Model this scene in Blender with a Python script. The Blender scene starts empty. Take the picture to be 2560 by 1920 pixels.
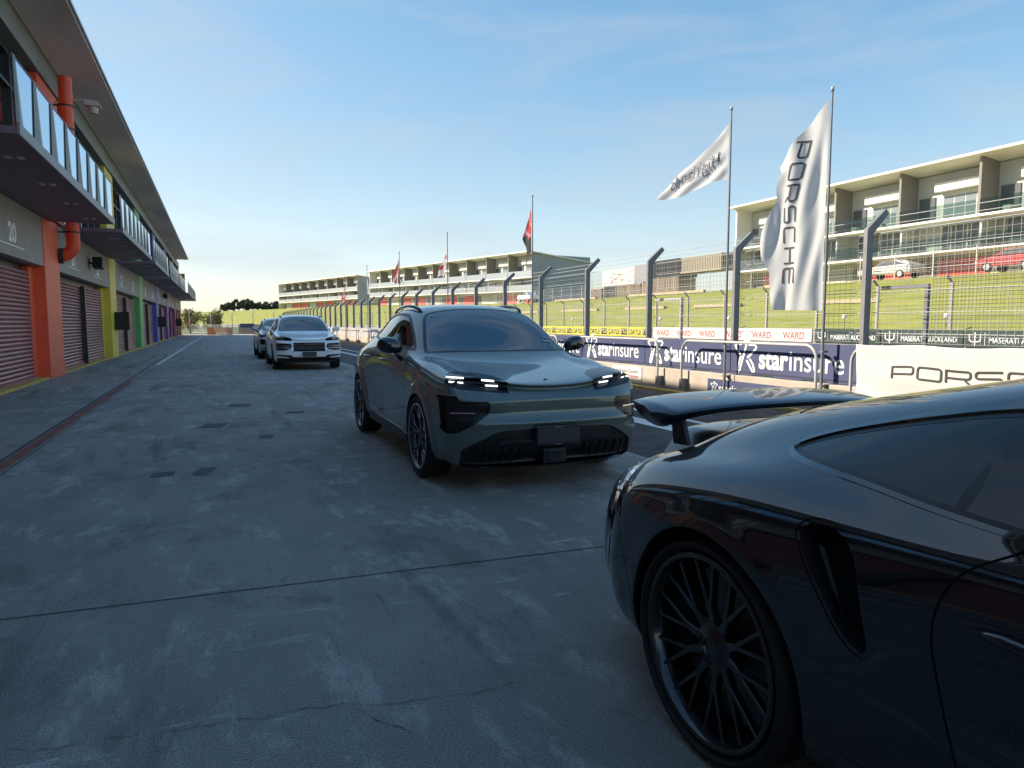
import bpy, bmesh, math, random
import numpy as np
from mathutils import Vector, Matrix, Euler
random.seed(7); np.random.seed(7)
scene = bpy.context.scene
R = math.radians
# ------------------------------------------------------------------ camera, sky, sun, exposure
cam_d = bpy.data.cameras.new("camera"); cam = bpy.data.objects.new("camera", cam_d)
scene.collection.objects.link(cam); scene.camera = cam
cam.location = (0, 0, 1.40)
cam.rotation_euler = (R(90 - 5.01), 0, R(-22.9))
cam_d.sensor_width = 36; cam_d.lens = 24.41
cam_d.clip_start = 0.05; cam_d.clip_end = 6000
SUN_EL, SUN_AZ = 32.0, -58.0          # azimuth from +Y, negative = towards -X
world = bpy.data.worlds.new("World"); scene.world = world; world.use_nodes = True
wn = world.node_tree.nodes; wl = world.node_tree.links
sky = wn.new('ShaderNodeTexSky'); sky.sky_type = 'NISHITA'; sky.sun_disc = False
sky.sun_elevation = R(SUN_EL); sky.sun_rotation = R(SUN_AZ)
sky.air_density = 1.0; sky.dust_density = 0.4; sky.ozone_density = 1.2; sky.altitude = 0
# soften the glare round the sun the way a phone exposure does: c/(1+k*c), then a little more colour
_k = wn.new('ShaderNodeVectorMath'); _k.operation = 'MULTIPLY_ADD'; wl.new(sky.outputs[0], _k.inputs[0]); _k.inputs[1].default_value = (.23,.23,.23); _k.inputs[2].default_value = (1,1,1)
_d = wn.new('ShaderNodeVectorMath'); _d.operation = 'DIVIDE'; wl.new(sky.outputs[0], _d.inputs[0]); wl.new(_k.outputs[0], _d.inputs[1])
_h = wn.new('ShaderNodeHueSaturation'); _h.inputs['Saturation'].default_value = 1.46; wl.new(_d.outputs[0], _h.inputs['Color'])
_t = wn.new('ShaderNodeTexCoord'); _m = wn.new('ShaderNodeMapping'); _m.inputs['Scale'].default_value = (1.2, 1.0, 5.5); wl.new(_t.outputs['Generated'], _m.inputs[0])
_c = wn.new('ShaderNodeTexNoise'); _c.inputs['Scale'].default_value = 3.2; _c.inputs['Detail'].default_value = 7; _c.inputs['Distortion'].default_value = .6; wl.new(_m.outputs[0], _c.inputs[0])
_r = wn.new('ShaderNodeMapRange'); _r.inputs[1].default_value = .46; _r.inputs[2].default_value = .80; _r.inputs[3].default_value = 0; _r.inputs[4].default_value = .48; wl.new(_c.outputs[0], _r.inputs[0])
_x = wn.new('ShaderNodeMix'); _x.data_type = 'RGBA'; _x.inputs[7].default_value = (1.55, 1.72, 1.9, 1); wl.new(_r.outputs[0], _x.inputs[0]); wl.new(_h.outputs[0], _x.inputs[6])
wl.new(_x.outputs[2], wn['Background'].inputs[0]); wn['Background'].inputs[1].default_value = 0.15
sun_d = bpy.data.lights.new("sun", 'SUN'); sun = bpy.data.objects.new("sun", sun_d)
scene.collection.objects.link(sun)
sun_d.energy = 3.4; sun_d.angle = R(0.5); sun_d.color = (1.0, 0.90, 0.74)
sd = Vector((math.sin(R(SUN_AZ)) * math.cos(R(SUN_EL)), math.cos(R(SUN_AZ)) * math.cos(R(SUN_EL)), math.sin(R(SUN_EL))))
sun.rotation_euler = (-sd).to_track_quat('-Z', 'Y').to_euler()
sun.location = (-30, 30, 40)
scene.view_settings.view_transform = 'Standard'; scene.view_settings.look = 'None'
scene.view_settings.gamma = 1.0; scene.view_settings.exposure = 1.38
scene.render.engine = 'CYCLES'

ORD = ['first','second','third','fourth','fifth','sixth','seventh','eighth','ninth','tenth','eleventh','twelfth','thirteenth','fourteenth','fifteenth','sixteenth','seventeenth','eighteenth','nineteenth','twentieth']
# ------------------------------------------------------------------ materials
MATS = {}
def mat(name, col, rough=0.6, metal=0.0, var=0.0, vscale=3.0, bump=0.0, bscale=60.0, coat=0.0, stretch=None, spec=0.5, sheen=0.0, trans=0.0, var2=None):
    if name in MATS: return MATS[name]
    m = bpy.data.materials.new(name); m.use_nodes = True; MATS[name] = m
    nt = m.node_tree; n = nt.nodes; l = nt.links; b = n['Principled BSDF']
    b.inputs['Base Color'].default_value = (*col, 1); b.inputs['Roughness'].default_value = rough
    b.inputs['Metallic'].default_value = metal; b.inputs['Specular IOR Level'].default_value = spec
    b.inputs['Coat Weight'].default_value = coat; b.inputs['Coat Roughness'].default_value = 0.02
    b.inputs['Coat IOR'].default_value = 1.55
    if var or bump:
        tc = n.new('ShaderNodeTexCoord'); mp = n.new('ShaderNodeMapping'); l.new(tc.outputs['Object'], mp.inputs[0])
        if stretch: mp.inputs['Scale'].default_value = stretch
        if var:
            no = n.new('ShaderNodeTexNoise'); no.inputs['Scale'].default_value = vscale; no.inputs['Detail'].default_value = 6
            l.new(mp.outputs[0], no.inputs[0])
            cr = n.new('ShaderNodeMapRange'); cr.inputs[1].default_value = .3; cr.inputs[2].default_value = .7
            cr.inputs[3].default_value = 0; cr.inputs[4].default_value = 1
            l.new(no.outputs[0], cr.inputs[0])
            mx = n.new('ShaderNodeMix'); mx.data_type = 'RGBA'; l.new(cr.outputs[0], mx.inputs[0])
            mx.inputs[6].default_value = (*[c * (1 - var) for c in col], 1)
            mx.inputs[7].default_value = (*(var2 if var2 else [min(1, c * (1 + var)) for c in col]), 1)
            l.new(mx.outputs[2], b.inputs['Base Color'])
            rr = n.new('ShaderNodeMapRange'); rr.inputs[3].default_value = max(0, rough - .08); rr.inputs[4].default_value = min(1, rough + .1)
            l.new(no.outputs[0], rr.inputs[0]); l.new(rr.outputs[0], b.inputs['Roughness'])
        if bump:
            nb = n.new('ShaderNodeTexNoise'); nb.inputs['Scale'].default_value = bscale; nb.inputs['Detail'].default_value = 4
            l.new(mp.outputs[0], nb.inputs[0])
            bp = n.new('ShaderNodeBump'); bp.inputs['Strength'].default_value = bump; bp.inputs['Distance'].default_value = .02
            l.new(nb.outputs[0], bp.inputs['Height']); l.new(bp.outputs[0], b.inputs['Normal'])
    if trans: # thin cloth: part of the light passes through
        tr = n.new('ShaderNodeBsdfTranslucent'); ms = n.new('ShaderNodeMixShader'); ms.inputs[0].default_value = trans
        tr.inputs[0].default_value = (*col, 1)
        l.new(b.outputs[0], ms.inputs[1]); l.new(tr.outputs[0], ms.inputs[2]); l.new(ms.outputs[0], n['Material Output'].inputs[0])
    return m
def glass_mat(name, tint=(.2, .22, .24), refl=1.0, rough=0.0, ior=1.5):
    if name in MATS: return MATS[name]
    m = bpy.data.materials.new(name); m.use_nodes = True; MATS[name] = m
    nt = m.node_tree; n = nt.nodes; l = nt.links; n.remove(n['Principled BSDF'])
    t = n.new('ShaderNodeBsdfTransparent'); t.inputs[0].default_value = (*tint, 1)
    g = n.new('ShaderNodeBsdfGlossy'); g.inputs['Roughness'].default_value = rough; g.inputs[0].default_value = (refl, refl, refl, 1)
    f = n.new('ShaderNodeFresnel'); f.inputs[0].default_value = ior
    ms = n.new('ShaderNodeMixShader'); l.new(f.outputs[0], ms.inputs[0]); l.new(t.outputs[0], ms.inputs[1]); l.new(g.outputs[0], ms.inputs[2])
    l.new(ms.outputs[0], n['Material Output'].inputs[0]); return m
def emit_mat(name, col, s):
    m = mat(name, col, .4); b = m.node_tree.nodes['Principled BSDF']
    b.inputs['Emission Color'].default_value = (*col, 1); b.inputs['Emission Strength'].default_value = s; return m

# ------------------------------------------------------------------ object helpers
def tag(o, label=None, cat=None, group=None, kind=None):
    if label: o['label'] = label
    if cat: o['category'] = cat
    if group: o['group'] = group
    if kind: o['kind'] = kind
    return o
def thing(name, loc, label, cat, group=None, rz=0):
    o = bpy.data.objects.new(name, None); scene.collection.objects.link(o)
    o.location = loc; o.rotation_euler = (0, 0, rz); o.empty_display_size = .2
    return tag(o, label, cat, group)
def copy_tree(o, parent=None):
    c = o.copy(); scene.collection.objects.link(c)
    if parent: c.parent = parent
    for ch in list(o.children): copy_tree(ch, c)
    return c
def world_loc(o):
    v = Vector((0, 0, 0))
    while o: v = v + o.location; o = o.parent
    return v
class MB:
    def __init__(s): s.v = []; s.f = []; s.mi = []; s.cur = 0
    def add(s, vs, fs):
        b = len(s.v); s.v += [tuple(p) for p in vs]; s.f += [tuple(b + i for i in f) for f in fs]; s.mi += [s.cur] * len(fs)
    def box(s, x0, x1, y0, y1, z0, z1):
        s.add([(x0,y0,z0),(x1,y0,z0),(x1,y1,z0),(x0,y1,z0),(x0,y0,z1),(x1,y0,z1),(x1,y1,z1),(x0,y1,z1)],
              [(0,3,2,1),(4,5,6,7),(0,1,5,4),(1,2,6,5),(2,3,7,6),(3,0,4,7)])
        return s
    def prism(s, poly, a, b, axis='y'):
        def P(p, t):
            if axis == 'y': return (p[0], t, p[1])
            if axis == 'x': return (t, p[0], p[1])
            return (p[0], p[1], t)
        n = len(poly); s.add([P(p, a) for p in poly] + [P(p, b) for p in poly],
            [tuple(range(n))[::-1], tuple(range(n, 2*n))] + [(i, (i+1) % n, n + (i+1) % n, n + i) for i in range(n)])
        return s
    def tube(s, pts, r, n=8, closed=False, cap=True):
        pts = [Vector(p) for p in pts]; m = len(pts); rs = r if isinstance(r, (list, tuple)) else [r] * m
        vs = []; up = None
        for i, p in enumerate(pts):
            a = pts[(i-1) % m] if (closed or i > 0) else p; b = pts[(i+1) % m] if (closed or i < m-1) else p
            d = (b - a).normalized()
            if up is None:
                up = Vector((0,0,1)) if abs(d.z) < .9 else Vector((1,0,0))
            x = d.cross(up).normalized(); y = x.cross(d).normalized(); up = y
            for k in range(n):
                t = 2*math.pi*(k+.5)/n; vs.append(p + (x*math.cos(t) + y*math.sin(t)) * rs[i])
        fs = []
        for i in range(m if closed else m-1):
            for k in range(n):
                a = i*n+k; b = i*n+(k+1) % n; c = ((i+1) % m)*n+(k+1) % n; d = ((i+1) % m)*n+k; fs.append((a,b,c,d))
        if cap and not closed: fs += [tuple(range(n))[::-1], tuple(range((m-1)*n, m*n))]
        s.add(vs, fs); return s
    def lathe(s, prof, c=(0,0,0), axis='x', n=48, closed=False):
        vs = []
        for (a, r) in prof:
            for k in range(n):
                t = 2*math.pi*k/n; q, w = r*math.cos(t), r*math.sin(t)
                vs.append({'x': (c[0]+a, c[1]+q, c[2]+w), 'y': (c[0]+q, c[1]+a, c[2]+w), 'z': (c[0]+q, c[1]+w, c[2]+a)}[axis])
        fs = []; m = len(prof)
        for i in range(m if closed else m-1):
            for k in range(n):
                j = (i+1) % m
                fs.append((i*n+k, i*n+(k+1) % n, j*n+(k+1) % n, j*n+k))
        s.add(vs, fs); return s
    def grid(s, P, flip=False):   # P[i][j] points
        a = len(P); b = len(P[0]); fs = []
        for i in range(a-1):
            for j in range(b-1):
                q = (i*b+j, i*b+j+1, (i+1)*b+j+1, (i+1)*b+j); fs.append(q[::-1] if flip else q)
        s.add([p for r in P for p in r], fs); return s
    def build(s, name, m, parent=None, local=False, smooth=False, bevel=0, label=None, origin=None):
        v = np.array(s.v, dtype=float).reshape(-1, 3)
        if parent is not None:
            off = np.zeros(3) if local else np.array(world_loc(parent))
        elif origin is not None: off = np.array(origin, float)
        elif local: off = np.zeros(3)
        else: off = np.array([(v[:,0].min()+v[:,0].max())/2, (v[:,1].min()+v[:,1].max())/2, v[:,2].min()])
        me = bpy.data.meshes.new(name); me.from_pydata([tuple(p) for p in (v - off)], [], s.f); me.update()
        ms = m if isinstance(m, (list, tuple)) else [m]
        for q in ms: me.materials.append(q)
        if len(ms) > 1: me.polygons.foreach_set('material_index', s.mi)
        if smooth: me.polygons.foreach_set('use_smooth', [True]*len(me.polygons))
        o = bpy.data.objects.new(name, me); scene.collection.objects.link(o)
        if parent is not None: o.parent = parent
        else: o.location = off
        if smooth == 'auto':
            me.set_sharp_from_angle(angle=R(35))
        if bevel:
            bm_ = o.modifiers.new('bevel', 'BEVEL'); bm_.width = bevel; bm_.segments = 2; bm_.limit_method = 'ANGLE'
        if label: o['label'] = label
        return o
def struct(name, mb, m, **k): return tag(mb.build(name, m, **k), kind='structure')

# flat lettering -------------------------------------------------------------
TXT_CACHE = {}
def text2d(txt, bold=0.0, spacing=1.0, shear=0.0):
    key = (txt, bold, spacing, shear)
    if key in TXT_CACHE: return TXT_CACHE[key]
    cu = bpy.data.curves.new('t', 'FONT'); cu.body = txt; cu.size = 1; cu.offset = bold; cu.space_character = spacing; cu.shear = shear
    cu.resolution_u = 4
    ob = bpy.data.objects.new('t', cu); scene.collection.objects.link(ob)
    dg = bpy.context.evaluated_depsgraph_get(); me = bpy.data.meshes.new_from_object(ob.evaluated_get(dg))
    v = np.array([tuple(p.co)[:2] for p in me.vertices]); f = [tuple(p.vertices) for p in me.polygons]
    bpy.data.objects.remove(ob); bpy.data.curves.remove(cu); bpy.data.meshes.remove(me)
    TXT_CACHE[key] = (v, f); return v, f
def text_on(mb, txt, fn, x0, y0, w=None, h=0.3, bold=0.0, mirror=False, caps=.72, spacing=1.0):
    """lay text in a 2-D frame: baseline-left (x0,y0), cap height h, optional forced width w; fn maps (x,y)->3-D"""
    v, f = text2d(txt, bold, spacing)
    s = h / caps; v = v * s; sx = 1.0
    mn, mxx = v[:,0].min(), v[:,0].max()
    if w: sx = w / (mxx - mn)
    vx = (v[:,0] - mn) * sx
    if mirror: vx = vx.max() - vx
    mb.add([fn(x0 + a, y0 + b) for a, b in zip(vx, v[:,1])], f)
def ribbon(mb, pts, w, fn, closed=False):
    """mitred flat stroke in 2-D mapped by fn"""
    P = [np.array(p, float) for p in pts]; n = len(P); L = []; Q = []
    for i in range(n):
        a = P[(i-1) % n] if (closed or i > 0) else None; b = P[(i+1) % n] if (closed or i < n-1) else None
        d1 = (P[i]-a)/np.linalg.norm(P[i]-a) if a is not None else None
        d2 = (b-P[i])/np.linalg.norm(b-P[i]) if b is not None else None
        if d1 is None: d1 = d2
        if d2 is None: d2 = d1
        t = d1+d2; ln = np.linalg.norm(t)
        t = t/ln if ln > 1e-6 else d1
        nrm = np.array([-t[1], t[0]]); k = 1/max(.5, abs(nrm @ np.array([-d1[1], d1[0]])))
        L.append(P[i]+nrm*w/2*k); Q.append(P[i]-nrm*w/2*k)
    m = n if closed else n-1
    mb.add([fn(*p) for p in L] + [fn(*p) for p in Q], [(i, n+i, n+(i+1) % n, (i+1) % n) for i in range(m)])
def arcpts(cx, cy, r, a0, a1, n=5): return [(cx+r*math.cos(R(a0+(a1-a0)*i/n)), cy+r*math.sin(R(a0+(a1-a0)*i/n))) for i in range(n+1)]
# wide squared capitals (stroke letters) in a 1.25 x 1 box
def wide_letter(c, W=1.3, H=1.0, r=.22):
    k = r
    if c == 'P': return [[(0,0),(0,H+.065)], [(.075,H)] + [(W-k,H)] + arcpts(W-k,H-k,k,90,0)[1:] + arcpts(W-k,.38+k,k,0,-90) + [(.09,.38)]]
    if c == 'O': return [(arcpts(W-k,H-k,k,90,0)+arcpts(W-k,k,k,0,-90)+arcpts(k,k,k,-90,-180)+arcpts(k,H-k,k,180,90), True)]
    if c == 'R': return [[(0,0),(0,H+.065)], [(.075,H)] + [(W-k,H)] + arcpts(W-k,H-k,k,90,0)[1:] + arcpts(W-k,.42+k,k,0,-90) + [(.09,.42)], [(W-.42,.31),(W,0)]]
    if c == 'S': return [[(W,H)] + arcpts(k,H-k,k,90,180) + arcpts(k,.5+k,k,180,270) + arcpts(W-k,.5-k,k,90,0) + arcpts(W-k,k,k,0,-90) + [(0,0)]]
    if c == 'C': return [[(W,H)] + arcpts(k,H-k,k,90,180) + arcpts(k,k,k,180,270) + [(W,0)]]
    if c == 'H': return [[(0,0),(0,H)], [(W,0),(W,H)], [(.07,.5),(W-.07,.5)]]
    if c == 'E': return [[(W,H)] + [(k,H)] + arcpts(k,H-k,k,90,180) + arcpts(k,k,k,180,270) + [(W,0)], [(.07,.5),(W,.5)]]
def wide_text(mb, txt, fn, x0, y0, h, lw=.13, gap=.38, W=1.3, sub=6):
    x = 0
    for c in txt:
        for st in wide_letter(c, W):
            cl = isinstance(st, tuple); pts = st[0] if cl else st
            out = []
            m = len(pts)
            for i in range(m if cl else m-1):     # subdivide so it can follow cloth
                a = np.array(pts[i]); b = np.array(pts[(i+1) % m]); k = max(1, int(np.linalg.norm(b-a)*sub))
                if np.linalg.norm(b-a) < 1e-5: continue
                out += [tuple(a+(b-a)*q/k) for q in range(k)]
            if not cl: out.append(pts[-1])
            ribbon(mb, [(x0+(x+p[0])*h, y0+p[1]*h) for p in out], lw*h, fn, cl)
        x += W + gap
    return (x-gap)*h
# ------------------------------------------------------------------ ground sheets
def ground_mat(name, c1, c2, c3, rough=.85, streak=True, speck=.75):
    m = bpy.data.materials.new(name); m.use_nodes = True; n = m.node_tree.nodes; l = m.node_tree.links; b = n['Principled BSDF']
    tc = n.new('ShaderNodeTexCoord')
    def noise(scale, det, st=(1,1,1), dist=0., rough_=.6, rot=0):
        mp = n.new('ShaderNodeMapping'); mp.inputs['Scale'].default_value = st; mp.inputs['Rotation'].default_value[2] = rot; l.new(tc.outputs['Object'], mp.inputs[0])
        q = n.new('ShaderNodeTexNoise'); q.inputs['Scale'].default_value = scale; q.inputs['Detail'].default_value = det
        q.inputs['Distortion'].default_value = dist; q.inputs['Roughness'].default_value = rough_; l.new(mp.outputs[0], q.inputs[0]); return q.outputs[0]
    def rng(o, a, b_, c=0., d=1.):
        q = n.new('ShaderNodeMapRange'); q.inputs[1].default_value = a; q.inputs[2].default_value = b_; q.inputs[3].default_value = c; q.inputs[4].default_value = d
        q.interpolation_type = 'SMOOTHSTEP'; l.new(o, q.inputs[0]); return q.outputs[0]
    def mix(f, a, b_, mode='MIX'):
        q = n.new('ShaderNodeMix'); q.data_type = 'RGBA'; q.blend_type = mode
        l.new(f, q.inputs[0]) if not isinstance(f, float) else q.inputs[0].__setattr__('default_value', f)
        for i, x in ((6, a), (7, b_)):
            if isinstance(x, tuple): q.inputs[i].default_value = (*x, 1)
            else: l.new(x, q.inputs[i])
        return q.outputs[2]
    col = mix(rng(noise(.55, 5, (1,.6,1), .4), .35, .65), c1, c2)
    col = mix(rng(noise(3.4, 9, (1,.35,1), .25, .72), .52, .63), col, c3)                    # pale scuffs
    if streak:
        dk = tuple(c*.62 for c in c1)
        col = mix(rng(noise(2.1, 4, (1.3,.12,1), .3, .5, .25), .6, .72), col, dk)        # tyre-swept bands
        col = mix(rng(noise(1.3, 9, (1,.6,1), .4, .72), .52, .63, 0, .75), col, dk)
        col = mix(rng(noise(9, 3, (1.6,.25,1), 1.0, .5, -.5), .68, .73, 0, .6), col, dk)
        col = mix(rng(noise(2.2, 10, (.35,1.8,1), .4, .75, .12), .595, .68, 0, .7), col, tuple(c*1.45 for c in c3))
    sp = rng(noise(190, 2, (1,1,1), 0, .8), .40, .62)
    col = mix(rng(noise(95, 4, (1,1,1), 0, .8), .50, .64, 0, speck), col, tuple(c*.42 for c in c1))
    col = mix(rng(noise(170, 3, (1,1,1), 0, .8), .57, .68, 0, speck), col, tuple(min(1, c*1.8) for c in c3))
    l.new(col, b.inputs['Base Color'])
    l.new(rng(noise(2.5, 5), .3, .7, rough-.18, rough+.08), b.inputs['Roughness'])
    bp = n.new('ShaderNodeBump'); bp.inputs['Strength'].default_value = .8; bp.inputs['Distance'].default_value = .006
    l.new(sp, bp.inputs['Height']); l.new(bp.outputs[0], b.inputs['Normal'])
    return m
M_conc = ground_mat('apron_concrete', (.31,.30,.275), (.41,.40,.37), (.55,.54,.49))
M_asph = ground_mat('lane_asphalt', (.040,.042,.046), (.052,.054,.058), (.07,.072,.074), .8, False, .5)
M_track = ground_mat('track_asphalt', (.055,.056,.058), (.07,.07,.07), (.09,.09,.088), .85, False, .4)
M_white = mat('road_paint_white', (.72,.72,.70), .7, var=.18, vscale=9)
M_joint = mat('joint_dark', (.05,.05,.05), .9)
M_redp = mat('worn_red_paint', (.22,.07,.055), .8, var=.5, vscale=7, stretch=(1,.4,1))
M_patch = mat('patch_dark', (.075,.08,.08), .85, var=.2)
M_far = mat('distant_field', (.10,.13,.05), .95, var=.3, vscale=.02)
def sheet(x0, x1, y0, y1, z): return MB().box(x0, x1, y0, y1, z-.0, z+.0) if False else MB_sheet(x0, x1, y0, y1, z)
def MB_sheet(x0, x1, y0, y1, z):
    b = MB(); b.add([(x0,y0,z),(x1,y0,z),(x1,y1,z),(x0,y1,z)], [(0,1,2,3)]); return b
struct('ground', MB_sheet(-2500, 2500, -600, 4000, -.03), M_far)
struct('pit_apron', MB_sheet(-3.95, 4.08, -25, 96, 0), M_conc, origin=(0,0,0))
struct('pit_lane', MB_sheet(4.08, 8.45, -25, 140, 0), M_asph, origin=(0,0,0))
struct('infield', MB_sheet(-60, 4.08, 96, 150, -.01), mat('rough_grass', (.12,.13,.05), .95, var=.4, vscale=.5), origin=(0,96,0))
struct('race_track', MB_sheet(9.3, 31.6, -60, 420, -.006), M_track, origin=(9,0,0))
b = MB()                       # saw-cut joints between the slabs
for y in (3.815, 10.1, 16.4, 22.7, 29, 35.3, 41.6, 47.9, 54.2):
    sk = .0528 if y < 5 else .02
    b.add([(-3.95, y+3.95*sk-.005, .003), (4.08, y-4.08*sk-.005, .003), (4.08, y-4.08*sk+.005, .003), (-3.95, y+3.95*sk+.005, .003)], [(0,1,2,3)])
for x in (-1.25,):
    pass
struct('slab_joints', b, M_joint, origin=(0,0,0))
b = MB()                       # wandering cracks
def crack(p0, p1, amp, w, n=40):
    global b
    p0 = np.array(p0); p1 = np.array(p1); d = p1-p0; nn = np.array([-d[1], d[0]])/np.linalg.norm(d); off = 0; top = []; bot = []
    for i in range(n+1):
        off += random.uniform(-amp, amp); off *= .93; ww = w*(.2+.8*random.random()) * (1 if 0 < i < n else 0.05)
        p = p0+d*i/n+nn*off; top.append((*(p+nn*ww), .004)); bot.append((*(p-nn*ww), .004))
    b.add(top+bot, [(i, n+1+i, n+2+i, i+1) for i in range(n)])
crack((-.75, 2.66), (1.05, 2.38), .014, .0024, 60); crack((.42, 2.46), (.60, 2.22), .008, .003, 14)
crack((-2.3, 5.0), (.7, 5.75), .015, .0016, 60)
crack((.9, 5.7), (2.2, 4.9), .02, .0015, 26)
struct('concrete_cracks', b, M_joint, origin=(0,0,0))
b = MB()
def skid(pts, w, z=.005):
    P = [np.array(p, float) for p in pts]; L = []; Q = []
    for i, p in enumerate(P):
        d = P[min(i+1, len(P)-1)]-P[max(i-1, 0)]; nn = np.array([-d[1], d[0]])/np.linalg.norm(d); L.append((*(p+nn*w/2), z)); Q.append((*(p-nn*w/2), z))
    b.add(L+Q, [(i, len(P)+i, len(P)+i+1, i+1) for i in range(len(P)-1)])
for q in ([(-.28,6.97),(-.19,7.3),(-.05,7.24),(-.15,6.91)], [(.40,8.93),(.46,9.16),(.62,9.13),(.56,8.9)], [(-.3,10.1),(-.2,10.5),(.1,10.45),(0,10.05)],
          [(.9,11.2),(1.0,11.5),(1.25,11.45),(1.2,11.2)], [(-.62,7.0),(-.6,7.2),(-.42,7.2),(-.42,7.0)], [(.1,12.5),(.15,12.9),(.5,12.8),(.45,12.5)]):
    b.add([(*p, .004) for p in q], [(0,1,2,3)])
struct('tar_patches', b, M_patch, origin=(0,0,0))
# drain channel: painted red close by, bare and white further off
b = MB(); b.add([(-2.045,-25,.004),(-1.925,-25,.004),(-1.925,19,.004),(-2.045,19,.004)], [(0,1,2,3)]); struct('red_edge_line', b, M_redp, origin=(0,0,0))
b = MB(); b.add([(-2.10,-25,.003),(-2.062,-25,.003),(-2.062,34,.003),(-2.10,34,.003)], [(0,1,2,3)]); b.add([(-1.898,-25,.003),(-1.885,-25,.003),(-1.885,34,.003),(-1.898,34,.003)], [(0,1,2,3)])
struct('channel_joint', b, M_joint, origin=(0,0,0))
b = MB()
b.add([(-1.98,26,.004),(-1.86,26,.004),(-1.48,80.6,.004),(-1.60,80.6,.004)], [(0,1,2,3)])
b.add([(-3.9,84.5,.004),(4.05,69.8,.004),(4.05,70.5,.004),(-3.9,85.3,.004)], [(0,1,2,3)])
for x, w, y0, y1 in ((6.21,.06,-25,120), (5.64,.05,-25,9.1), (5.50,.11,-25,120), ):
    b.add([(x-w,y0,.004),(x+w,y0,.004),(x+w,y1,.004),(x-w,y1,.004)], [(0,1,2,3)])
struct('lane_markings', b, M_white, origin=(0,0,0))
# yellow-edged kerb at the wall foot, another along the garages
M_yel = mat('kerb_yellow', (.55,.38,.09), .8, var=.3, vscale=5)
struct('kerb', MB().box(8.36, 8.46, -25, 110, -.02, .05), M_yel, bevel=.008)
struct('garage_sill', MB().box(-4.3, -3.93, -20, 91, -.02, .055), M_yel, bevel=.01)
# grass bank on the far side of the track, leaning left with the far buildings
def wallx(Y): return 32 - max(0, (Y-110)/150)**1.5*27
prof = [(0,-.01),(.9,.02),(1.6,.35),(4.5,1.5),(8.0,2.75),(8.6,3.0),(11.5,3.95),(14.2,4.62),(15.2,4.72),(40,4.9),(80,5.2),(160,6)]
def lift(Y): return 1 + .36*min(1, max(0, (Y-110)/90))
rows = []
ys = list(np.linspace(-60, 110, 40)) + list(np.linspace(115, 420, 60))
for Y in ys:
    rows.append([(wallx(Y)+.2+dx, Y, (z*lift(Y) + (random.uniform(-.05,.05) if .5 < z < 4.5 else 0))) for dx, z in prof])
M_grass = bpy.data.materials.new('bank_grass'); M_grass.use_nodes = True
_n = M_grass.node_tree.nodes; _l = M_grass.node_tree.links; _b = _n['Principled BSDF']; _b.inputs['Roughness'].default_value = .95
_tc = _n.new('ShaderNodeTexCoord'); _mp = _n.new('ShaderNodeMapping'); _mp.inputs['Scale'].default_value = (1.6,.25,3); _l.new(_tc.outputs['Object'], _mp.inputs[0])
_a = _n.new('ShaderNodeTexNoise'); _a.inputs['Scale'].default_value = 1.1; _a.inputs['Detail'].default_value = 9; _a.inputs['Roughness'].default_value = .7; _l.new(_mp.outputs[0], _a.inputs[0])
_r = _n.new('ShaderNodeValToRGB'); _l.new(_a.outputs[0], _r.inputs[0]); _l.new(_r.outputs[0], _b.inputs['Base Color'])
_e = _r.color_ramp.elements; _e[0].position = .3; _e[0].color = (.13,.15,.022,1); _e[1].position = .72; _e[1].color = (.31,.29,.08,1)
_x = _e.new(.5); _x.color = (.23,.24,.04,1)
struct('grass_bank', MB().grid(rows), M_grass, smooth=True, origin=(32,0,0))
# ------------------------------------------------------------------ pit building on the left
M_band = mat('sign_band_grey', (.30,.285,.28), .6, var=.12, vscale=1.5)
M_upper = mat('upper_band_teal', (.22,.25,.25), .5, var=.1, vscale=1)
M_soffit = mat('soffit_brown', (.80,.72,.66), .6, var=.18, vscale=.7, stretch=(1,.3,1))
M_roof = mat('roof_metal', (.35,.36,.38), .4, metal=.3)
M_door = mat('roller_door', (.38,.16,.155), .42, metal=.25, var=.12, vscale=.8)
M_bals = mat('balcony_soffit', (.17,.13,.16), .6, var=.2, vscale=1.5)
M_fascia = mat('balcony_fascia', (.20,.21,.235), .45)
M_frame = mat('window_frame_dark', (.03,.035,.04), .4)
M_fin = mat('balustrade_fin', (.24,.27,.27), .45)
M_wglass = mat('facade_glass', (.015,.02,.025), .04, spec=.8)
M_bglass = mat('balustrade_glass', (.42,.66,.86), .03, metal=.85)
M_num = mat('number_white', (.88,.88,.88), .6)
pit = thing('pit_building', (-4.0, 35, 0), 'long two-storey pit garage block with roller doors, coloured pillars and a wide overhanging roof', 'building')
XW = -3.92
Y0, Y1 = -20.0, 91.0
MB().box(-16, -4.45, Y0, Y1, 0, 8.4).build('wall', M_band, pit)
pillY = [20.57 + 11.36*k for k in range(-3, 7)]
pcols = {-3: ((.10,.12,.40), 'blue'), -2: ((.25,.10,.33), 'purple'), -1: ((.5,.2,.1), 'brown'), 0: ((.85,.13,.06), 'orange-red'), 1: ((.72,.58,.08), 'yellow'), 2: ((.15,.42,.15), 'green'),
         3: ((.13,.2,.6), 'blue'), 4: ((.20,.10,.26), 'purple'), 5: ((.33,.08,.20), 'magenta'), 6: ((.36,.20,.09), 'brown')}
WP = 1.75
for k in range(-3, 7):
    y = 20.57 + 11.36*k; c, nm = pcols[k]
    m = mat('pillar_'+nm.replace('-','_'), c, .5, var=.08, vscale=2)
    b = MB(); b.box(-4.5, -3.9, y, y+WP, 0, 4.05); b.box(-4.5, -4.16, y-.42, y+.001-.003, 0, 2.78)
    b.build('pillar', m, pit, bevel=.012, label=nm+' pillar')
    MB().box(-4.5, -4.02, y+.9, y+WP+1.6, 4.2, 7.74).build('upper_panel', m, pit, label=nm+' wall panel above the balcony')
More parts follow.
